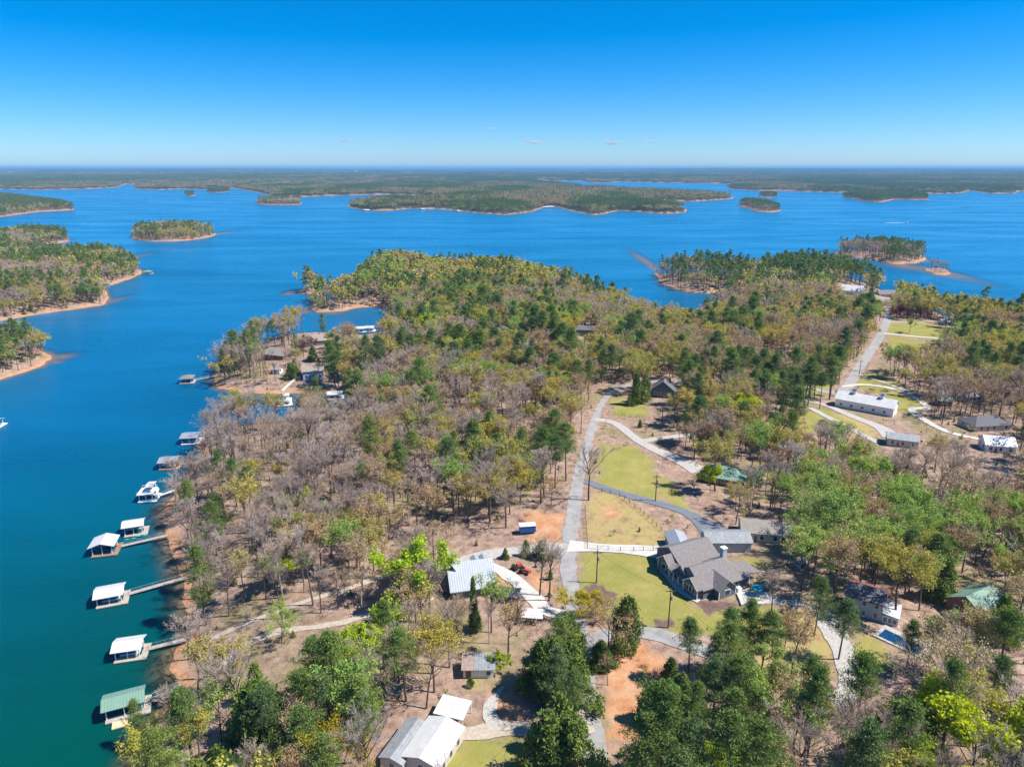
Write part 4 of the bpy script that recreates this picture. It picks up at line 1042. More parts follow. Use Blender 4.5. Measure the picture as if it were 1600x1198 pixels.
def tractor(px, py, rot, label):
    x, y, z = site(px, py); v = empty('garden_tractor', (x, y, z + .1), R(rot), label, 'tractor'); BUILT.append((x, y, 2))
    MB().prism([(-.2, .5), (1.5, .5), (1.5, 1.2), (-.1, 1.35)], -.42, .42, 'y').build('bonnet', M_RED, v); MB().box(-1.2, -.2, -.6, .6, .5, .75).build('platform', M_RED, v)
    MB().box(-1.0, -.55, -.3, .3, .8, 1.0).box(-1.05, -.92, -.3, .3, 1.0, 1.45).build('seat', M_RUBBER, v)
    for xx, r_ in ((-.8, .65), (1.1, .42)):
        for yy in (-.75, .75): MB().tube((xx, yy - .16, r_), (xx, yy + .16, r_), r_, r_, 10).build('wheel', M_RUBBER, v)
tractor(808, 888, 40, 'red garden tractor parked nearer the A-frame house'); tractor(820, 895, -30, 'red garden tractor parked nearer the road')
def umbrella(px, py, m, label):
    x, y, z = site(px, py); v = empty('patio_umbrella', (x, y, z + .15), 0, label, 'umbrella')
    MB().tube((0, 0, 0), (0, 0, 2.5), .04).build('pole', M_STEEL, v)
    n = 8; pts = [(1.5 * math.cos(2 * math.pi * i / n), 1.5 * math.sin(2 * math.pi * i / n), 2.1) for i in range(n)] + [(0, 0, 2.65)] + [(1.4 * math.cos(2 * math.pi * i / n), 1.4 * math.sin(2 * math.pi * i / n), 2.05) for i in range(n)]
    MB().poly(pts, [(i, (i + 1) % n, n) for i in range(n)] + [((i + 1) % n + n + 1, i + n + 1, i, (i + 1) % n) for i in range(n)] + [tuple(range(2 * n, n, -1))]).build('canopy', m, v)
umbrella(1182, 930, M_TEAL, 'teal patio umbrella on the white patio')

# ------------------------------------------------------------------ boat docks
def dock(px, py, rot, L, W, roofm, deckm, label, roof='gable', shore_px=None, hgt=3.0, boat=False, group=None, landmark=None, extra=None):
    """floating dock: local x runs to the shore; deck, floats, posts, roof and gangway"""
    L, W = L * .74, W * .82
    x, y = P(px, py, 0)
    d = empty('boat_dock', (x, y, 0), R(rot), label, 'dock', 'boat docks along the shore')
    if landmark: LANDMARKS.append((landmark, x, y))
    hx, hy = L / 2, W / 2
    MB().box(-hx, hx, -hy - .9, -hy + .9, .25, .5).box(-hx, hx, hy - .6, hy + .6, .25, .5).box(hx - .2, hx + 1.3, -hy - .9, hy + .6, .24, .51).build('deck', deckm, d)
    MB().box(-hx + .1, hx + 1.1, -hy - .8, -hy + .8, -.35, .25).box(-hx + .1, hx, hy - .5, hy + .5, -.35, .25).build('float', M_FLOAT, d)
    for xx in (-hx + .3, 0, hx - .3):
        for yy in (-hy + .2, hy - .2): MB().box(xx - .09, xx + .09, yy - .09, yy + .09, .4, hgt + .1).build('post', M_WHITE, d)
    if roof == 'gable': MB().prism([(-hy - .7, hgt), (-hy - .7, hgt + .14), (0, hgt + 1.14), (hy + .7, hgt + .14), (hy + .7, hgt), (0, hgt + 1.0)], -hx - .5, hx + .5, 'x').build('roof', roofm, d)
    elif roof == 'cross': MB().prism([(-hx - .7, hgt), (-hx - .7, hgt + .14), (0, hgt + 1.34), (hx + .7, hgt + .14), (hx + .7, hgt), (0, hgt + 1.2)], -hy - .6, hy + .6, 'y').build('roof', roofm, d)
    elif roof == 'hip': wing(d, -hx, hx, -hy, hy, hgt + .2, 1.3, 'x', deckm, roofm, (hy, hy), .5, walls=False)
    elif roof == 'deck':
        MB().box(-hx - .3, hx + .3, -hy - .5, hy + .5, hgt, hgt + .2).build('upper_deck', M_WHITE, d)
        for yy in (-hy - .45, hy + .37):
            rr = MB().box(-hx, hx, yy, yy + .08, hgt + 1.12, hgt + 1.2)
            for i in range(9): rr.box(-hx + i * L / 8 - .04, -hx + i * L / 8 + .04, yy + .01, yy + .07, hgt + .19, hgt + 1.14)
            rr.build('railing', M_WHITE, d)
        for xx in (.4, hx - .2):
            for yy in (-hy + .8, hy - .2): MB().box(xx - .06, xx + .06, yy - .06, yy + .06, hgt + .2, hgt + 2.6).build('post', M_WHITE, d)
        MB().prism([(-hy + .3, hgt + 2.5), (0, hgt + 2.85), (hy + .2, hgt + 2.5), (hy + .2, hgt + 2.6), (0, hgt + 2.97), (-hy + .3, hgt + 2.6)], .1, hx + .3, 'x').build('roof', roofm, d)
        MB().poly([(hx + .4, -hy, .5), (hx + 1.2, -hy, .5), (hx + 1.2, hy * .5, hgt + .2), (hx + .4, hy * .5, hgt + .2), (hx + .4, -hy, .75), (hx + 1.2, -hy, .75), (hx + 1.2, hy * .5, hgt + .42), (hx + .4, hy * .5, hgt + .42)], [(0, 1, 2, 3), (7, 6, 5, 4), (0, 1, 5, 4), (1, 2, 6, 5), (2, 3, 7, 6), (3, 0, 4, 7)]).build('stair', M_WHITE, d)
    if shore_px:
        sx, sy = P(*shore_px, .8)
        dv = Vector((sx - x, sy - y, 0)); dv.rotate(Matrix.Rotation(-R(rot), 3, 'Z'))
        a = Vector((hx + 1.1, max(-hy, min(hy, dv.y * .3)), .55)); b = Vector((dv.x, dv.y, 1.3))
        di = (b - a).normalized(); sd = Vector((-di.y, di.x, 0)).normalized() * .65; up = Vector((0, 0, .12))
        MB().poly([a - sd, b - sd, b + sd, a + sd, a - sd + up, b - sd + up, b + sd + up, a + sd + up], [(0, 1, 2, 3), (7, 6, 5, 4), (0, 1, 5, 4), (1, 2, 6, 5), (2, 3, 7, 6), (3, 0, 4, 7)]).build('gangway', deckm if deckm is not M_BDECK else M_DECK, d)
        g = MB()
        for s_ in (-1, 1):
            g.tube(a + sd * s_ + Vector((0, 0, 1)), b + sd * s_ + Vector((0, 0, 1)), .035, .035, 4)
            for i in range(6):
                q = a.lerp(b, i / 5) + sd * s_; g.tube(q, q + Vector((0, 0, 1.02)), .03, .03, 4)
        g.build('gangway_railing', M_STEEL, d)
    if boat:
        bo = empty('motor_boat', (x, y, 0), R(rot), boat, 'boat')
        bo.scale = (.72, .72, .8)
        MB().poly([(-3, -1.1, .15), (2, -1.1, .15), (3.2, 0, .35), (2, 1.1, .15), (-3, 1.1, .15), (-3, -1.25, 1.0), (2, -1.25, 1.05), (3.6, 0, 1.2), (2, 1.25, 1.05), (-3, 1.25, 1.0)],
                  [(4, 3, 2, 1, 0), (0, 1, 6, 5), (1, 2, 7, 6), (2, 3, 8, 7), (3, 4, 9, 8), (4, 0, 5, 9), (5, 6, 7, 8, 9)]).build('hull', M_WHITE, bo)
        MB().prism([(-1.1, 1.02), (1.1, 1.02), (.7, 1.5), (-.7, 1.5)], -2.8, 1.6, 'x').build('cover', M_BLUE, bo)
    return d
dock(293, 597, 8, 8.5, 8, M_SHING, M_DECK, 'boat dock with a grey hipped roof off the point', 'hip', (341, 588), 3.0, landmark='the hipped roof dock')
dock(300, 690, 6, 9.0, 8, M_METAL, M_WHITE, 'grey roofed dock with white stairs nearest the cove mouth', 'gable', (350, 684), 3.0, 'motor boat under the grey roof with white stairs')
dock(266, 729, 8, 8.6, 7, M_METAL, M_ODECK, 'grey roofed dock with orange cedar decking', 'gable', (318, 722), 3.0, 'motor boat under the dock roof with orange decking', landmark='the orange decked dock')
dock(232, 779, 10, 6.8, 6.5, M_WROOF, M_WHITE, 'white two level dock with upper sun deck and awning', 'deck', (275, 767), 2.9, landmark='the two level dock')
dock(211, 832, 20, 7.6, 5.5, M_WROOF, M_DECK, 'white roofed dock with an open slip beside the brown decked dock', 'gable', None, 3.4)
dock(165, 861, 14, 8.2, 7.5, M_WROOF, M_BDECK, 'pale gable roofed dock with brown decking and teal kayaks near it', 'cross', (264, 838), 3.2, landmark='the brown decked dock')
dock(174, 938, 21, 8.8, 6.6, M_WROOF, M_DECK, 'white roofed dock with a long grey gangway and blue boat cover', 'gable', (293, 904), 3.0, 'motor boat with blue cover under the white roof on the long gangway', landmark='the long gangway dock')
dock(204, 1022, 14, 8.0, 5.8, M_WROOF, M_DECK, 'white roofed dock above the green roofed dock, with wooden gangway', 'gable', (295, 1000), 3.0, 'motor boat under the white roof nearest the green roofed dock', landmark='the wooden gangway dock')
dk = dock(197, 1110, 24, 10.2, 5.6, M_GROOF, M_DECK, 'boat dock with a long green metal roof', 'gable', (286, 1072), 3.2, landmark='the green roofed dock')
sp = MB().box(-2.4, .6, -5.4, -3.25, .2, .48).build('swim_platform', mat('yellow_deck', (.66, .52, .33), .85, .15, 1.5, stripes=(0, .3)), dk)
dock(-14, 666, 5, 12, 6, M_WROOF, M_WHITE, 'white roofed dock cut by the left edge of the view', 'gable', None, 2.8)
dock(443, 632, 20, 8, 6, M_WROOF, M_WHITE, 'white dock in the cove below the pale house', 'deck', None, 2.6)
dock(524, 622, 10, 9, 6, M_WROOF, M_WHITE, 'white roofed dock at the head of the cove behind trees', 'gable', None, 2.8)
dock(164, 446, -15, 14, 9, M_TSHING, M_DECK, 'low grey roofed dock by the wooded tip across the water', 'gable', None, 2.8)
dock(231, 428, 0, 11, 8, M_GROOF, M_DECK, 'green roofed dock off the wooded tip across the water', 'hip', None, 2.8)
dock(376, 549, 20, 9, 7, M_TSHING, M_DECK, 'tan roofed dock behind trees on the far side of the point', 'gable', None, 2.8)
dock(432, 533, 10, 10, 7, M_METAL, M_DECK, 'metal roofed dock behind the broad tan roof', 'gable', None, 2.8)
for i, (a, b, t) in enumerate([(563, 518, 'first'), (578, 517, 'second')]):
    dock(a, b, 5, 8, 7, M_WROOF, M_WHITE, 'white roofed dock in the narrow inlet, %s from the headland' % ('farther' if i == 0 else 'nearer'), 'gable', None, 2.8)
for i, (a, b) in enumerate([(853, 325), (861, 324.5), (573, 330), (660, 328), (715, 331), (735, 307), (648, 306), (520, 308)]):
    x, y = P(a, b, 0)
    o = empty('boat_dock', (x, y, 0), R(i * 17), 'tiny white dock on the far shore ' + ['in the small middle bay', 'at the right of the small middle bay', 'by the low left spit', 'below the left woods', 'below the middle woods', 'on the back channel by the right', 'on the back channel by the left', 'beyond the flat islet'][i], 'dock', 'boat docks along the shore')
    MB().box(-7, 7, -5, 5, .1, .5).build('deck', M_DECK, o); MB().prism([(-6, 3), (0, 4.6), (6, 3), (0, 4.3)], -8, 8, 'x').build('roof', M_WROOF, o)
    for xx in (-6, 6):
        for yy in (-4.5, 4.5): MB().box(xx - .2, xx + .2, yy - .2, yy + .2, .4, 3.3).build('post', M_WHITE, o)
def kayak(px, py, rot, m, label):
    x, y = P(px, py, 0); o = empty('kayak', (x, y, 0), R(rot), label, 'kayak', 'teal kayaks by the dock')
    MB().poly([(-2, 0, .45), (-1, -.4, .4), (1, -.4, .4), (2, 0, .45), (1, .4, .4), (-1, .4, .4), (0, 0, .05)], [(0, 1, 2, 3, 4, 5), (0, 6, 1), (1, 6, 2), (2, 6, 3), (3, 6, 4), (4, 6, 5), (5, 6, 0)]).build('hull', m, o)
    MB().box(-.5, .5, -.25, .25, .40, .46).build('seat', M_RUBBER, o)
kayak(204, 843, 25, M_TEAL, 'teal kayak floating beside the gangway, closer to the dock'); kayak(222, 838, 15, M_TEAL, 'teal kayak floating beside the gangway, closer to the bank')
# boats out on the lake
M_FOAM = mat('foam', (.85, .87, .88), .8, .08, .1)
def lake_boat(px, py, rot, wake, label):
    x, y = P(px, py, 0); o = empty('speed_boat', (x, y, 0), R(rot), label, 'boat')
    MB().poly([(-4, -1.4, 0), (3, -1.4, 0), (4.8, 0, .3), (3, 1.4, 0), (-4, 1.4, 0), (-4, -1.6, 1.4), (3, -1.6, 1.5), (5.2, 0, 1.7), (3, 1.6, 1.5), (-4, 1.6, 1.4)],
              [(4, 3, 2, 1, 0), (0, 1, 6, 5), (1, 2, 7, 6), (2, 3, 8, 7), (3, 4, 9, 8), (4, 0, 5, 9), (5, 6, 7, 8, 9)]).build('hull', M_WHITE, o)
    MB().prism([(-.8, 1.45), (1.2, 1.45), (.6, 2.4), (-.6, 2.4)], -1, 1, 'y').build('cabin', M_GLASS, o)
    if wake:
        n = 12; mb = MB(); pts = []
        for i in range(n + 1):
            w = 1.0 + 2.2 * math.sin(min(i / n * 2.2, 1.57)) * (1 - (i / n) ** 3); pts += [(-4 - wake * i / n, -w, .06), (-4 - wake * i / n, w, .06)]
        mb.poly(pts, [(2 * i, 2 * i + 2, 2 * i + 3, 2 * i + 1) for i in range(n)])
        wk = mb.build('boat_wake', M_FOAM, None, (x, y, 0)); wk.rotation_euler = (0, 0, R(rot)); tag(wk, 'white foam wake trailing the speed boat on the open lake', None, None, 'stuff')
lake_boat(1416, 348, 4, 44, 'white speed boat drawing a foam wake on the open lake'); lake_boat(1525, 317.5, 10, 0, 'white boat far out near the distant shore')

# ------------------------------------------------------------------ the woods: where each tree stands
OPEN = [  # sight lines over the photo that no random tree may close (pixels)
    [(905, 1112), (928, 1108), (947, 1198), (902, 1198)], [(868, 800), (908, 800), (905, 925), (872, 922)], [(910, 1035), (925, 1035), (930, 1110), (912, 1110)],
    [(903, 845), (1045, 850), (1060, 920), (1090, 955), (1040, 988), (1000, 968), (990, 925), (962, 935), (945, 940), (905, 930)],
    [(1035, 848), (1170, 838), (1215, 905), (1215, 945), (1100, 955), (1040, 900)], [(1040, 815), (1165, 815), (1165, 862), (1040, 862)], [(1152, 805), (1240, 805), (1240, 845), (1160, 842)],
    [(915, 775), (990, 770), (1045, 840), (1040, 858), (915, 858)], [(945, 700), (1010, 705), (1030, 780), (945, 762)], [(1035, 770), (1110, 800), (1115, 830), (1080, 815)],
    [(690, 858), (772, 858), (772, 912), (735, 920), (700, 922)], [(745, 843), (892, 843), (885, 870), (860, 862), (750, 876)], [(765, 872), (800, 882), (852, 935), (835, 948), (790, 930), (768, 908)],
    [(480, 966), (560, 948), (640, 938), (640, 955), (560, 974), (480, 992), (390, 1010), (390, 990)], [(690, 812), (890, 812), (890, 845), (690, 845)],
    [(718, 1012), (778, 1012), (778, 1055), (718, 1055)], [(610, 1105), (740, 1090), (740, 1145), (705, 1192), (650, 1198), (605, 1198)], [(735, 1060), (825, 1070), (850, 1165), (735, 1165)], [(690, 1160), (835, 1160), (820, 1198), (690, 1198)],
    [(955, 1005), (1005, 1000), (1030, 1030), (1022, 1070), (992, 1090), (975, 1130), (950, 1150)], [(995, 976), (1066, 990), (1064, 1008), (1000, 1002)], [(815, 940), (850, 940), (855, 970), (815, 975)],
    [(1250, 935), (1292, 948), (1318, 1000), (1332, 1060), (1312, 1088), (1295, 1010), (1262, 962)], [(1316, 900), (1398, 905), (1395, 960), (1345, 966), (1314, 945)], [(1383, 982), (1442, 982), (1442, 1030), (1398, 1028)], [(1493, 912), (1562, 912), (1562, 950), (1500, 958)],
    [(1303, 598), (1408, 622), (1402, 662), (1308, 640)], [(1328, 585), (1375, 578), (1460, 635), (1425, 652), (1330, 607)], [(1322, 605), (1348, 555), (1383, 492), (1397, 500), (1370, 560), (1345, 612)], [(1383, 490), (1485, 495), (1485, 535), (1383, 545)],
    [(1275, 622), (1402, 678), (1382, 694), (1262, 642)], [(1430, 640), (1565, 682), (1555, 702), (1440, 668)], [(1532, 668), (1597, 668), (1592, 710), (1532, 708)], [(1500, 645), (1575, 645), (1575, 664), (1500, 662)], [(1380, 672), (1440, 675), (1440, 700), (1380, 696)],
    [(1100, 722), (1170, 725), (1165, 748), (1100, 745)], [(995, 680), (1105, 730), (1085, 747), (1000, 706)], [(930, 650), (1000, 680), (1000, 700), (930, 670)], [(1015, 588), (1062, 588), (1062, 618), (1015, 622)], [(945, 605), (1015, 622), (1060, 650), (960, 660)], [(930, 590), (1000, 590), (960, 612), (930, 640)],
    [(410, 530), (462, 530), (462, 560), (410, 560)], [(463, 512), (512, 512), (512, 540), (463, 540)], [(468, 560), (512, 560), (512, 587), (468, 587)], [(370, 592), (440, 582), (470, 590), (447, 606), (380, 606)], [(430, 612), (455, 612), (455, 632), (430, 632)], [(507, 607), (538, 607), (538, 622), (507, 622)],
    [(1310, 438), (1352, 438), (1352, 459), (1310, 459)], [(1365, 448), (1403, 448), (1403, 466), (1365, 466)], [(897, 508), (935, 508), (935, 522), (897, 522)], [(775, 508), (797, 508), (797, 527), (775, 527)],
    [(120, 640), (262, 640), (262, 1125), (140, 1135)], [(486, 483), (602, 474), (606, 502), (520, 512), (486, 500)], [(955, 441), (1040, 452), (1100, 465), (1090, 484), (1030, 476), (1000, 462)], [(548, 510), (588, 508), (588, 522), (548, 524)]]
REGIONS = [  # woods by area of the view: weights of bare, rust, olive, green, pine, cedar, lime
    ([(1190, 385), (1420, 385), (1420, 432), (1190, 422)], (.05, 0, .05, 0, .9, 0, 0)), ([(1010, 385), (1185, 385), (1140, 470), (1010, 470)], (.45, .03, .07, .02, .43, 0, 0)),
    ([(545, 370), (960, 370), (1000, 445), (700, 432), (540, 420)], (.08, .03, .64, .12, .11, 0, .02)), ([(440, 415), (560, 415), (640, 432), (1000, 445), (1000, 480), (620, 500), (440, 500)], (.24, .10, .26, .13, .25, 0, .02)),
    ([(330, 480), (640, 480), (640, 545), (545, 640), (330, 640)], (.5, .06, .2, .05, .17, .02, 0)), ([(640, 480), (1010, 480), (1010, 600), (560, 600)], (.20, .18, .27, .11, .22, 0, .02)),
    ([(1000, 470), (1330, 440), (1340, 560), (1180, 560), (1000, 590)], (.22, .36, .27, .05, .10, 0, 0)), ([(1170, 545), (1345, 545), (1330, 620), (1170, 600)], (.1, .1, .1, .05, .65, 0, 0)), ([(1380, 420), (1700, 420), (1700, 600), (1380, 580)], (.13, .25, .46, .03, .13, 0, 0)),
    ([(1370, 540), (1460, 540), (1460, 610), (1370, 600)], (.05, .25, .2, .05, .45, 0, 0)), ([(1440, 580), (1700, 580), (1700, 760), (1300, 760), (1300, 690)], (.62, .18, .06, .05, .09, 0, 0)),
    ([(1180, 690), (1330, 690), (1480, 760), (1700, 760), (1700, 860), (1240, 850), (1180, 800)], (.22, .16, .12, .46, .02, 0, .02)), ([(930, 590), (1180, 600), (1300, 690), (1200, 820), (930, 780)], (.42, .24, .17, .05, .10, .02, 0)),
    ([(1190, 800), (1500, 840), (1500, 960), (1190, 960)], (.28, .33, .13, .12, .12, .02, 0)), ([(1480, 800), (1700, 800), (1700, 1000), (1480, 1000)], (.38, .1, .15, .07, .25, .05, 0)),
    ([(1000, 940), (1250, 950), (1260, 1260), (960, 1260)], (.12, .04, .06, .05, .48, .25, 0)), ([(1230, 940), (1700, 960), (1700, 1300), (1230, 1300)], (.52, .1, .10, .03, .18, .06, 0)),
    ([(845, 960), (925, 960), (915, 1260), (830, 1260)], (.05, 0, .05, 0, .2, .7, 0)), ([(180, 1000), (480, 1020), (640, 1000), (830, 980), (830, 1260), (150, 1260)], (.46, .10, .16, .06, .17, .05, 0)),
    ([(480, 820), (700, 820), (700, 990), (480, 1000)], (.52, .22, .18, .02, .06, 0, 0)), ([(560, 560), (930, 560), (930, 820), (560, 820)], (.48, .17, .18, .04, .12, .01, 0)), ([(230, 610), (560, 610), (560, 1010), (230, 1010)], (.88, .05, .02, 0, .05, 0, 0)),
    ([(640, 780), (900, 780), (860, 1000), (640, 1000)], (.4, .2, .25, .05, .08, .02, 0))]
KN = ['bare', 'rust', 'olive', 'green', 'pine', 'cedar', 'lime']
DEFAULT_W = (.33, .15, .17, .06, .27, .02, 0)
HT = {'bare': 16, 'rust': 15, 'olive': 15, 'green': 15, 'lime': 14, 'pine': 20, 'cedar': 12, 'yellow': 14, 'redleaf': 8}
CR = {'bare': .30, 'rust': .32, 'olive': .34, 'green': .32, 'lime': .36, 'pine': .18, 'cedar': .26}

def grid_points(x0, x1, y0, y1, s, seed):
    g = np.random.default_rng(seed)
    X, Y = np.meshgrid(np.arange(x0, x1, s), np.arange(y0, y1, s * .9))
    X = X + (np.arange(X.shape[0]) % 2)[:, None] * s * .5
    return (X + g.uniform(-.42, .42, X.shape) * s).ravel(), (Y + g.uniform(-.42, .42, X.shape) * s).ravel()
def on_land(X, Y, land, dmin):
    h, who, d = land_height(X, Y)
    return (who == names.index(land)) & (d > dmin), h

# main land, tree by tree
X, Y = grid_points(-330, 760, 78, 900, 5.4, 11)
bx, by = proj(X, Y, 10.0)
m = (bx > -60) & (bx < 1690) & (by < 1330) & (by > 360); X, Y = X[m], Y[m]
ok, Hh = on_land(X, Y, 'main', 2.2)
X, Y, Z = X[ok], Y[ok], Hh[ok]
keep = np.ones(len(X), bool)
for c, w in ROADS: keep &= seg_dist(X, Y, [tuple(p) for p in c[::2]] + [tuple(c[-1])], False) > w * .5 + 1.6
for x, y, r in BUILT: keep &= (X - x) ** 2 + (Y - y) ** 2 > r * r
u = rng.uniform(0, 1, len(X))
for p in lawn_w: keep &= ~(inside(X, Y, p) & (u > .02))
for p in clay_w: keep &= ~(inside(X, Y, p) & (u > .04))
for p in straw_w: keep &= ~(inside(X, Y, p) & (u > .12))
D = np.hypot(X, Y)
# thinner under-storey gaps, clumped stands
keep &= rng.uniform(0, 1, len(X)) < np.clip(.35 + 1.05 * fnoise(X / 22, Y / 22, 41), .3, .93) * np.where(D > 330, 1.0, .82)
X, Y, Z = X[keep], Y[keep], Z[keep]
sc_ = np.clip(rng.normal(.93, .16, len(X)), .55, 1.3)
cxp, cyp = proj(X, Y, Z + 12 * sc_)
kind = np.full(len(X), -1)
W = np.tile(np.array(DEFAULT_W), (len(X), 1))
done = np.zeros(len(X), bool)
for poly, w in REGIONS:
    mm = inside(cxp, cyp, poly) & ~done
    W[mm] = w; done |= mm
# stands of one kind: shift the draw with slow noise so that kinds come in groups
cum = np.cumsum(W / W.sum(1, keepdims=True), 1)
dr_ = np.clip(.55 * rng.uniform(0, 1, len(X)) + .45 * np.clip((fnoise(X / 26, Y / 26, 77, 2) - .5) * 1.9 + .5, 0, 1), 0, .9999)
# flatten the draw so that the shares stay as planned
dr_ = (np.argsort(np.argsort(dr_)) + .5) / len(dr_)
kind = (dr_[:, None] > cum).sum(1)
ht = np.array([HT[k] for k in KN])[kind] * sc_
keep = np.ones(len(X), bool)
for fz, fx in ((.25, 0), (.55, 0), (.8, 0), (.99, 0), (.65, -1), (.65, 1)):
    rr = np.array([CR[k] for k in KN])[kind] * ht * .75
    qx, qy = proj(X + fx * rr, Y, Z + ht * fz)
    hit = np.zeros(len(X), bool)
    for poly in OPEN: hit |= inside(qx, qy, poly)
    keep &= ~(hit & ((kind != 0) | (rng.uniform(0, 1, len(X)) < .93)))
X, Y, Z, kind, ht, sc_ = X[keep], Y[keep], Z[keep], kind[keep], ht[keep], sc_[keep]

# trees placed one by one (foot pixel, kind, height)
HEROES = [(372, 590, 'pine', 13), (385, 600, 'bare', 10), (400, 603, 'bare', 9), (418, 600, 'rust', 8), (430, 596, 'bare', 11), (415, 575, 'bare', 14), (448, 580, 'bare', 13), (475, 560, 'bare', 14), (463, 556, 'pine', 13), (478, 548, 'rust', 9), (530, 570, 'olive', 12), (500, 600, 'bare', 12), (392, 584, 'pine', 16), (408, 588, 'bare', 13), (455, 592, 'cedar', 9), (360, 600, 'pine', 9), (462, 572, 'olive', 9), (445, 545, 'bare', 17), (456, 545, 'bare', 15), (420, 542, 'bare', 16), (400, 556, 'bare', 15), (470, 595, 'bare', 11), (520, 560, 'green', 8), (505, 525, 'pine', 15), (430, 540, 'pine', 17), (545, 540, 'olive', 12), (515, 545, 'olive', 10), (656, 958, 'lime', 15.5), (568, 1062, 'lime', 12), (1525, 1235, 'lime', 16), (345, 1160, 'green', 13), (530, 1238, 'yellow', 14), (1163, 668, 'lime', 13), (1565, 1245, 'cedar', 10),
    (976, 1022, 'cedar', 14.5), (890, 1035, 'cedar', 13), (872, 1066, 'pine', 16), (893, 1098, 'cedar', 14), (866, 1122, 'pine', 17), (893, 1150, 'pine', 15), (868, 1178, 'cedar', 13), (893, 1215, 'cedar', 13), (850, 1215, 'cedar', 14), (845, 1085, 'cedar', 13),
    (905, 968, 'yellow', 7), (930, 966, 'yellow', 5.5), (1272, 993, 'pine', 15), (1310, 1030, 'pine', 15), (1275, 960, 'pine', 10), (992, 632, 'cedar', 15), (1008, 628, 'cedar', 13), (742, 985, 'cedar', 14), (768, 988, 'green', 13), (1205, 960, 'bare', 11), (858, 938, 'bare', 15), (843, 930, 'bare', 17),
    (480, 548, 'redleaf', 8.5), (1402, 499, 'redleaf', 9), (1440, 497, 'redleaf', 9), (1420, 520, 'green', 9), (1300, 730, 'green', 16), (1240, 780, 'bare', 20), (1100, 1100, 'pine', 17), (1075, 1060, 'pine', 15), (1130, 1062, 'pine', 17), (1165, 1055, 'pine', 18), (1185, 1068, 'pine', 17), (1112, 1150, 'pine', 17), (1060, 1120, 'cedar', 10), (1045, 1075, 'cedar', 7), (1150, 1120, 'pine', 15), (1195, 1130, 'pine', 14),
    (1080, 1180, 'pine', 16), (1140, 1190, 'pine', 15), (1010, 1215, 'cedar', 9), (1040, 1200, 'cedar', 8), (1175, 1185, 'pine', 15), (1105, 1230, 'lime', 8), (955, 1010, 'bare', 9), (940, 1045, 'cedar', 7), (950, 1070, 'bare', 7), (1415, 1050, 'pine', 13), (1450, 1045, 'pine', 13),
    (495, 1120, 'pine', 19), (635, 1095, 'pine', 18), (400, 1190, 'cedar', 17), (415, 1150, 'cedar', 13), (470, 1165, 'pine', 17), (220, 1170, 'pine', 12), (300, 1180, 'bare', 14), (275, 1160, 'bare', 13), (600, 1110, 'bare', 15), (1225, 1015, 'olive', 9), (600, 1040, 'pine', 16), (370, 790, 'pine', 17), (345, 775, 'pine', 17), (300, 815, 'pine', 15), (345, 850, 'pine', 17), (470, 725, 'pine', 14),
    (430, 920, 'lime', 9), (475, 925, 'pine', 12), (440, 1005, 'green', 9), (470, 830, 'lime', 12), (1110, 770, 'lime', 9), (1320, 870, 'green', 15), (1290, 830, 'green', 15), (1400, 830, 'green', 16), (860, 905, 'cedar', 3), (790, 872, 'cedar', 3.2), (822, 868, 'cedar', 5), (846, 872, 'cedar', 5.5), (1000, 668, 'cedar', 3.5), (735, 1072, 'cedar', 2.2), (780, 1045, 'lime', 4)]
HERO_W = {(656, 958): 1.2, (1525, 1235): 1.05, (568, 1062): 1.15, (976, 1022): .58, (742, 985): .42, (992, 632): .7, (1008, 628): .7, (905, 968): 1.5, (930, 966): 1.4}
hx = [G(a, b) for a, b, _, _ in HEROES]
tx = np.concatenate([X, [q[0] for q in hx]]); ty = np.concatenate([Y, [q[1] for q in hx]]); tz = np.concatenate([Z, [q[2] for q in hx]])
ALLK = KN + ['yellow', 'redleaf']
tk = np.concatenate([kind, [ALLK.index(k) for _, _, k, _ in HEROES]]).astype(int)
th = np.concatenate([ht, [h for *_, h in HEROES]])
hero = np.concatenate([np.zeros(len(X), bool), np.ones(len(HEROES), bool)])
tw_ = np.concatenate([np.ones(len(X)), [HERO_W.get((a, b), 1) for a, b, _, _ in HEROES]])
# random trees give way to the placed ones
for (hx_, hy_, _), (_, _, k, h) in zip(hx, HEROES):
    close = (~hero) & (np.hypot(tx - hx_, ty - hy_) < max(2.5, h * .22))
    tx, ty, tz, tk, th, hero, tw_ = (a[~close] for a in (tx, ty, tz, tk, th, hero, tw_))
td = np.sqrt(tx ** 2 + ty ** 2 + (CAM_H - tz) ** 2)
pbx, pby = proj(tx, ty, tz); ptx, pty = proj(tx, ty, tz + th)
seen = (ptx > -15) & (ptx < 1615) & (pty < 1195) & (pty > 300)
single = np.zeros(len(tx), bool)
LIMIT = {'bare': 290, 'rust': 250, 'olive': 250, 'green': 150, 'pine': 290, 'cedar': 150, 'lime': 60, 'yellow': 20, 'redleaf': 10}
for ki, k in enumerate(ALLK):
    c = np.where((tk == ki) & seen)[0]
    c = c[np.argsort(-(th[c] / td[c]) - hero[c] * 9)][:LIMIT[k]]
    single[c] = True

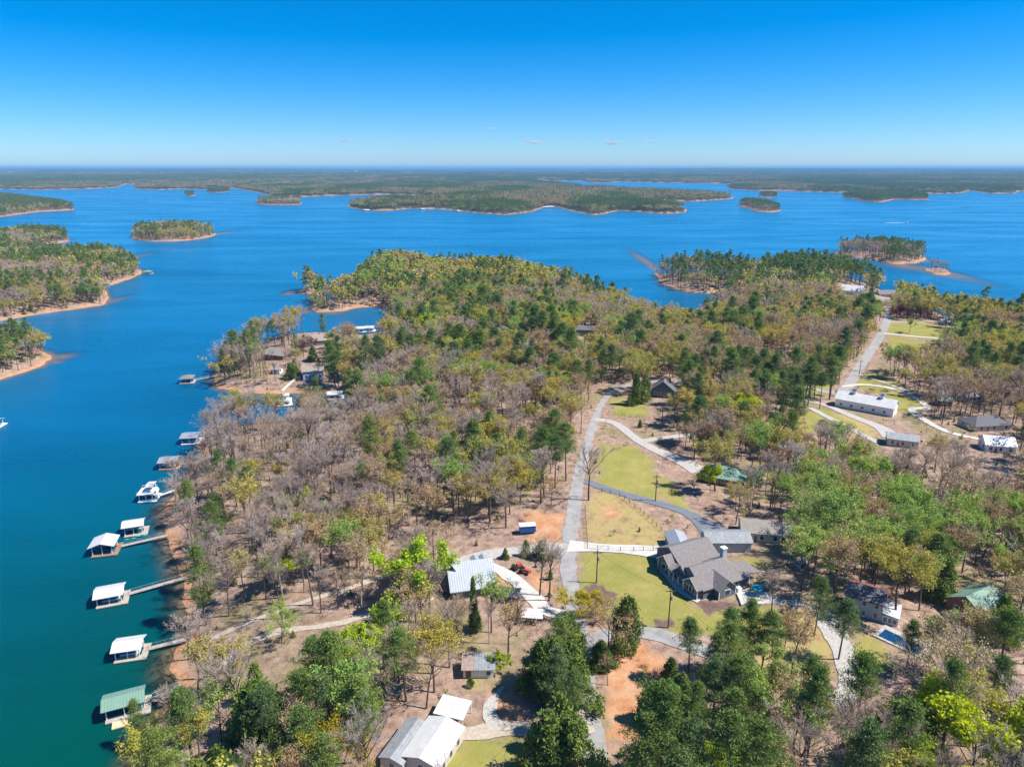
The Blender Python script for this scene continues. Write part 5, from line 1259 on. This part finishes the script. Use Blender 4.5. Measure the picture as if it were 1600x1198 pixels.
# label each single tree by its kind, size and the landmark it stands closest to
WORDS = {'bare': ('bare_tree', 'bare grey hardwood'), 'rust': ('rusty_budding_tree', 'rusty budding hardwood'), 'olive': ('olive_budding_tree', 'olive budding hardwood'), 'green': ('green_leafy_tree', 'fresh green hardwood'),
         'pine': ('pine_tree', 'tufted pine'), 'cedar': ('evergreen_tree', 'dense evergreen'), 'lime': ('lime_leafy_tree', 'lime green tree'), 'yellow': ('yellow_budding_tree', 'bright yellow tree'), 'redleaf': ('red_leaved_tree', 'dark red tree')}
_UN = ['first', 'second', 'third', 'fourth', 'fifth', 'sixth', 'seventh', 'eighth', 'ninth', 'tenth', 'eleventh', 'twelfth', 'thirteenth', 'fourteenth', 'fifteenth', 'sixteenth', 'seventeenth', 'eighteenth', 'nineteenth']
ORD = _UN + [t for tens, last in (('twenty', 'twentieth'), ('thirty', 'thirtieth'), ('forty', 'fortieth'), ('fifty', 'fiftieth'), ('sixty', 'sixtieth')) for t in [last] + ['%s-%s' % (tens, u) for u in _UN[:9]]]
lmx = np.array([[l[1], l[2]] for l in LANDMARKS])
dlm = np.hypot(tx[:, None] - lmx[None, :, 0], ty[:, None] - lmx[None, :, 1]); order = np.argsort(dlm, axis=1); j1, j2 = order[:, 0], order[:, 1]
cnt = 0
for ki, k in enumerate(ALLK):
    ids = np.where(single & (tk == ki))[0]
    allk = np.where(tk == ki)[0]
    if not len(ids): continue
    var = KINDS[k]
    for i in ids:
        lw, lw2 = LANDMARKS[j1[i]][0], LANDMARKS[j2[i]][0]
        same = allk[(j1[allk] == j1[i]) & (j2[allk] == j2[i])]
        rank = int((dlm[same, j1[i]] < dlm[i, j1[i]] - 1e-6).sum())
        nm, w = WORDS[k]
        many = rank >= len(ORD)
        if rank == 0: lab = '%s nearest to %s, towards %s' % (w, lw, lw2)
        elif not many: lab = '%s %s from %s towards %s' % (ORD[rank], w, lw, lw2)
        else: lab = '%s deep between %s and %s' % (w, lw, lw2)
        t, c, h0 = var[cnt % len(var)]; cnt += 1
        s = th[i] / h0
        e = empty(nm, (tx[i], ty[i], tz[i]), float(rng.uniform(0, 6.28)), lab, 'tree', w + 's from ' + lw + ' towards ' + lw2 if many else w + 's')
        e.rotation_euler = (float(rng.normal()) * .035, float(rng.normal()) * .035, e.rotation_euler[2])
        e.scale = (s * tw_[i] * rng.uniform(.85, 1.18), s * tw_[i] * rng.uniform(.85, 1.18), s)
        for pn, me in (('trunk', t), ('crown', c)):
            o = bpy.data.objects.new(pn, me); col.objects.link(o); o.parent = e
rest = np.where(~single)[0]
def pick(kn, lod, g):
    L = (LOD1 if lod == 1 else LOD2).get(kn) or LOD1['olive']
    return L[g.integers(len(L))]
g = np.random.default_rng(5)
ki_ = [pick(ALLK[tk[i]], 1 if td[i] < 620 else 2, g) for i in rest]
woodland('woodland', 'mixed spring woods covering the main land behind the houses', np.stack([tx[rest], ty[rest], tz[rest]], -1), ki_, [th[i] / HT[ALLK[tk[i]]] * 1.03 for i in rest], g.uniform(0, 6.28, len(rest)))

# brush and saplings under the trees
X, Y = grid_points(-330, 520, 80, 430, 3.6, 23)
bx, by = proj(X, Y, 10.0); m = (bx > -40) & (bx < 1650) & (by < 1300); X, Y = X[m], Y[m]
ok, Hh = on_land(X, Y, 'main', 1.0); X, Y, Z = X[ok], Y[ok], Hh[ok]
keep = rng.uniform(0, 1, len(X)) < np.clip(1.6 * fnoise(X / 9, Y / 9, 53) - .42, 0, .8)
for c, w in ROADS: keep &= seg_dist(X, Y, [tuple(p) for p in c[::2]] + [tuple(c[-1])], False) > w * .5 + .8
for x, y, r in BUILT: keep &= (X - x) ** 2 + (Y - y) ** 2 > (r * .9) ** 2
for p in lawn_w: keep &= ~inside(X, Y, p)
for p in clay_w + straw_w: keep &= ~(inside(X, Y, p) & (rng.uniform(0, 1, len(X)) > .25))
X, Y, Z = X[keep], Y[keep], Z[keep]
bk = rng.choice(4, len(X), p=[.55, .2, .13, .12])
woodland('undergrowth', 'low brush, saplings and fallen twigs under the near woods', np.stack([X, Y, Z - .4], -1), [pick(['bare', 'rust', 'olive', 'cedar'][a], 1, g) for a in bk], rng.uniform(.09, .24, len(X)) * np.where(bk == 3, .9, 1), rng.uniform(0, 6.28, len(X)))

# islands and the lands across the water
ISLES = {'isle_right': ('wooded island near the pink shoal', (.5, .08, .04, 0, .38, 0, 0)), 'islet_right': ('sparse trees on the tiny sandy islet', (1, 0, 0, 0, 0, 0, 0)), 'isle_left': ('rounded wooded island in the open lake', (.38, .1, .2, .02, .3, 0, 0)),
         'islet_a': ('tuft of trees on a tiny far islet', (.2, 0, 0, 0, .8, 0, 0)), 'islet_b': ('dark trees on a small far islet', (.1, 0, 0, 0, .9, 0, 0)), 'islet_c': ('low woods on a flat far islet', (.6, .1, .1, 0, .2, 0, 0)),
         'left_a': ('woods on the far spit at the edge of the lake', (.3, .1, .1, 0, .5, 0, 0)), 'left_b': ('woods on the second spit across the water', (.45, .1, .12, .03, .3, 0, 0)), 'left_c': ('woods on the broad headland across the water', (.38, .1, .2, .04, .28, 0, 0)),
         'left_d': ('pine woods on the near headland across the water', (.22, .04, .1, .04, .6, 0, 0)), 'isle_long': ('dark woods on the long low island', (.25, .05, 0, 0, .7, 0, 0)), 'isle_mid': ('woods on the small island off the far peninsula', (.4, .05, 0, 0, .55, 0, 0)), 'islet_d': ('thin row of trees on a narrow islet', (.2, 0, 0, 0, .8, 0, 0))}
for n_, (lab, w) in ISLES.items():
    poly = LANDS[n_]; xs = [p[0] for p in poly]; ys = [p[1] for p in poly]
    s = 5.2 if min(ys) < 900 else 6.4
    X, Y = grid_points(max(min(xs), -2600), max(xs), min(ys), max(ys), s, 17)
    qx, _ = proj(X, Y, 5.0); m = (qx > -70); X, Y = X[m], Y[m]
    ok, hh = on_land(X, Y, n_, 1.2 if n_ == 'islet_right' else 2.5)
    X, Y, Z = X[ok], Y[ok], hh[ok]
    ok = rng.uniform(0, 1, len(X)) < (.75 if n_ == 'islet_right' else .9)
    for x, y, r in BUILT: ok &= (X - x) ** 2 + (Y - y) ** 2 > r * r
    X, Y, Z = X[ok], Y[ok], Z[ok]
    if not len(X): continue
    low = rng.uniform(0, 1, len(X)) < (0 if n_ == 'islet_right' else .45)      # a lower storey of saplings fills in under the crowns
    nb_ = int(low.sum()); jx, jy = rng.uniform(-3, 3, nb_), rng.uniform(-3, 3, nb_); lx, ly, lz = X[low] + jx, Y[low] + jy, Z[low]
    cum = np.cumsum(np.array(w) / sum(w)); dr_ = np.clip(.5 * rng.uniform(0, 1, len(X)) + .5 * np.clip((fnoise(X / 40, Y / 40, 5, 2) - .5) * 1.9 + .5, 0, 1), 0, .9999)
    dr_ = (np.argsort(np.argsort(dr_)) + .5) / len(dr_); kk = (dr_[:, None] > cum).sum(1)
    dd = np.hypot(X, Y)
    lk = [pick(['bare', 'olive', 'cedar', 'rust', 'pine'][a], 1 if b < 750 else 2, g) for a, b in zip(rng.choice(5, nb_, p=[.3, .2, .2, .1, .2]), np.hypot(lx, ly))]
    woodland('woodland', lab, np.stack([np.concatenate([X, lx]), np.concatenate([Y, ly]), np.concatenate([Z, lz - .5])], -1), [pick(KN[a], 1 if b < 750 else 2, g) for a, b in zip(kk, dd)] + lk,
             np.concatenate([rng.uniform(.72, 1.05, len(X)) * (.75 if n_ == 'islet_right' else 1), rng.uniform(.35, .55, nb_)]), rng.uniform(0, 6.28, len(X) + nb_))
# the far shore: stands of trees out to the horizon
def stands(y0, y1, s, scale, seed, dmin):
    X, Y = grid_points(-y1 * .82, y1 * .82, y0, y1, s, seed)
    qx, _ = proj(X, Y, 5.0); m = (qx > -60) & (qx < 1660); X, Y = X[m], Y[m]
    ok, hh = on_land(X, Y, 'far', dmin); X, Y, Z = X[ok], Y[ok], hh[ok]
    f = .5 * fnoise(X / 520, Y / 900, 61) + .5 * fnoise(X / 130, Y / 260, 67, 2); ok = (fnoise(X / 180, Y / 420, 91, 2) < .80) | (np.hypot(X, Y) < 3200); X, Y, Z, f = X[ok], Y[ok], Z[ok], f[ok]
    k = [PATCH['piney' if a < .43 else ('mixed' if a < .52 else 'hard')][g.integers(2)] for a in f]
    return np.stack([X, Y, Z], -1), k, rng.uniform(.9, 1.1, len(X)) * scale, rng.integers(0, 4, len(X)) * 1.5708
S = [stands(1500, 4600, 36, .78, 3, 15), stands(4600, 9000, 50, .95, 4, 20), stands(9000, 21000, 120, 1.45, 6, 40)]
woodland('far_woods', 'unbroken woods along the far shore out to the horizon', np.concatenate([a[0] for a in S]), sum([a[1] for a in S], []), np.concatenate([a[2] for a in S]), np.concatenate([a[3] for a in S]))

# water tower on the far hills
x, y = P(556, 272, 30); zt = H1(x, y)
wt = empty('water_tower', (x, y, zt), 0, 'tiny white water tower on the distant hills', 'water tower')
MB().tube((0, 0, -5), (0, 0, 44), 2.2, 1.8, 8).build('column', M_WHITE, wt)
tk_ = MB()
for (za, ra), (zb, rb2) in zip(((40, 2), (44, 8), (49, 11), (54, 9)), ((44, 8), (49, 11), (54, 9), (57, 1.5))): tk_.tube((0, 0, za), (0, 0, zb), ra, rb2, 12)
tk_.build('tank', M_WHITE, wt)

# ------------------------------------------------------------------ small clouds low over the horizon
def cloud(px, py, wpx, label, seed):
    dist = 52000.0
    u, k = (px - 800) / FPX, (py - 599) / FPX
    d = Vector((u, CP - k * SP, -(SP + k * CP))); d *= dist / d.y
    s = wpx / FPX * dist / 2
    bm = bmesh.new(); r = random.Random(seed)
    for i in range(9):
        a = r.uniform(-1, 1)
        mtx = Matrix.Translation((a * s, r.uniform(-.3, .3) * s, r.uniform(-.06, .10) * s)) @ Matrix.Diagonal((s * r.uniform(.18, .4), s * r.uniform(.2, .4), s * r.uniform(.06, .16) * (1.2 - abs(a)), 1))
        bmesh.ops.create_icosphere(bm, subdivisions=2, radius=1, matrix=mtx)
    me = bpy.data.meshes.new('cloud'); bm.to_mesh(me); bm.free(); me.materials.append(M_CLOUD)
    o = bpy.data.objects.new('cloud', me); col.objects.link(o); o.location = (d.x, d.y, CAM_H + d.z); tag(o, label, None, None, 'stuff')
def cloud_material():
    m, n, l = new_mat('cloud'); out = n.new('ShaderNodeOutputMaterial'); v = n.new('ShaderNodeVolumePrincipled')
    v.inputs['Color'].default_value = (1, 1, 1, 1); v.inputs['Density'].default_value = .003; l.new(v.outputs[0], out.inputs['Volume']); return m
M_CLOUD = cloud_material()
for i, (a, b, w, t) in enumerate([(540, 220, 26, 'small white cloud alone at the left'), (588, 221, 12, 'tiny cloud beside the left cloud'), (765, 201, 18, 'highest small cloud near the middle'), (830, 223, 34, 'widest small cloud near the middle'), (860, 216, 12, 'tiny cloud just above the widest cloud'), (886, 221, 16, 'small thin cloud right of the widest cloud'),
                                  (955, 224, 34, 'flat white cloud over the back lake'), (1020, 221, 24, 'small white cloud over the right peninsula'), (1186, 227, 10, 'tiny lone cloud at the far right'), (650, 233, 12, 'faint cloud low over the left hills'), (690, 236, 16, 'faint wide cloud lowest over the hills')]):
    cloud(a, b, w, t, i)
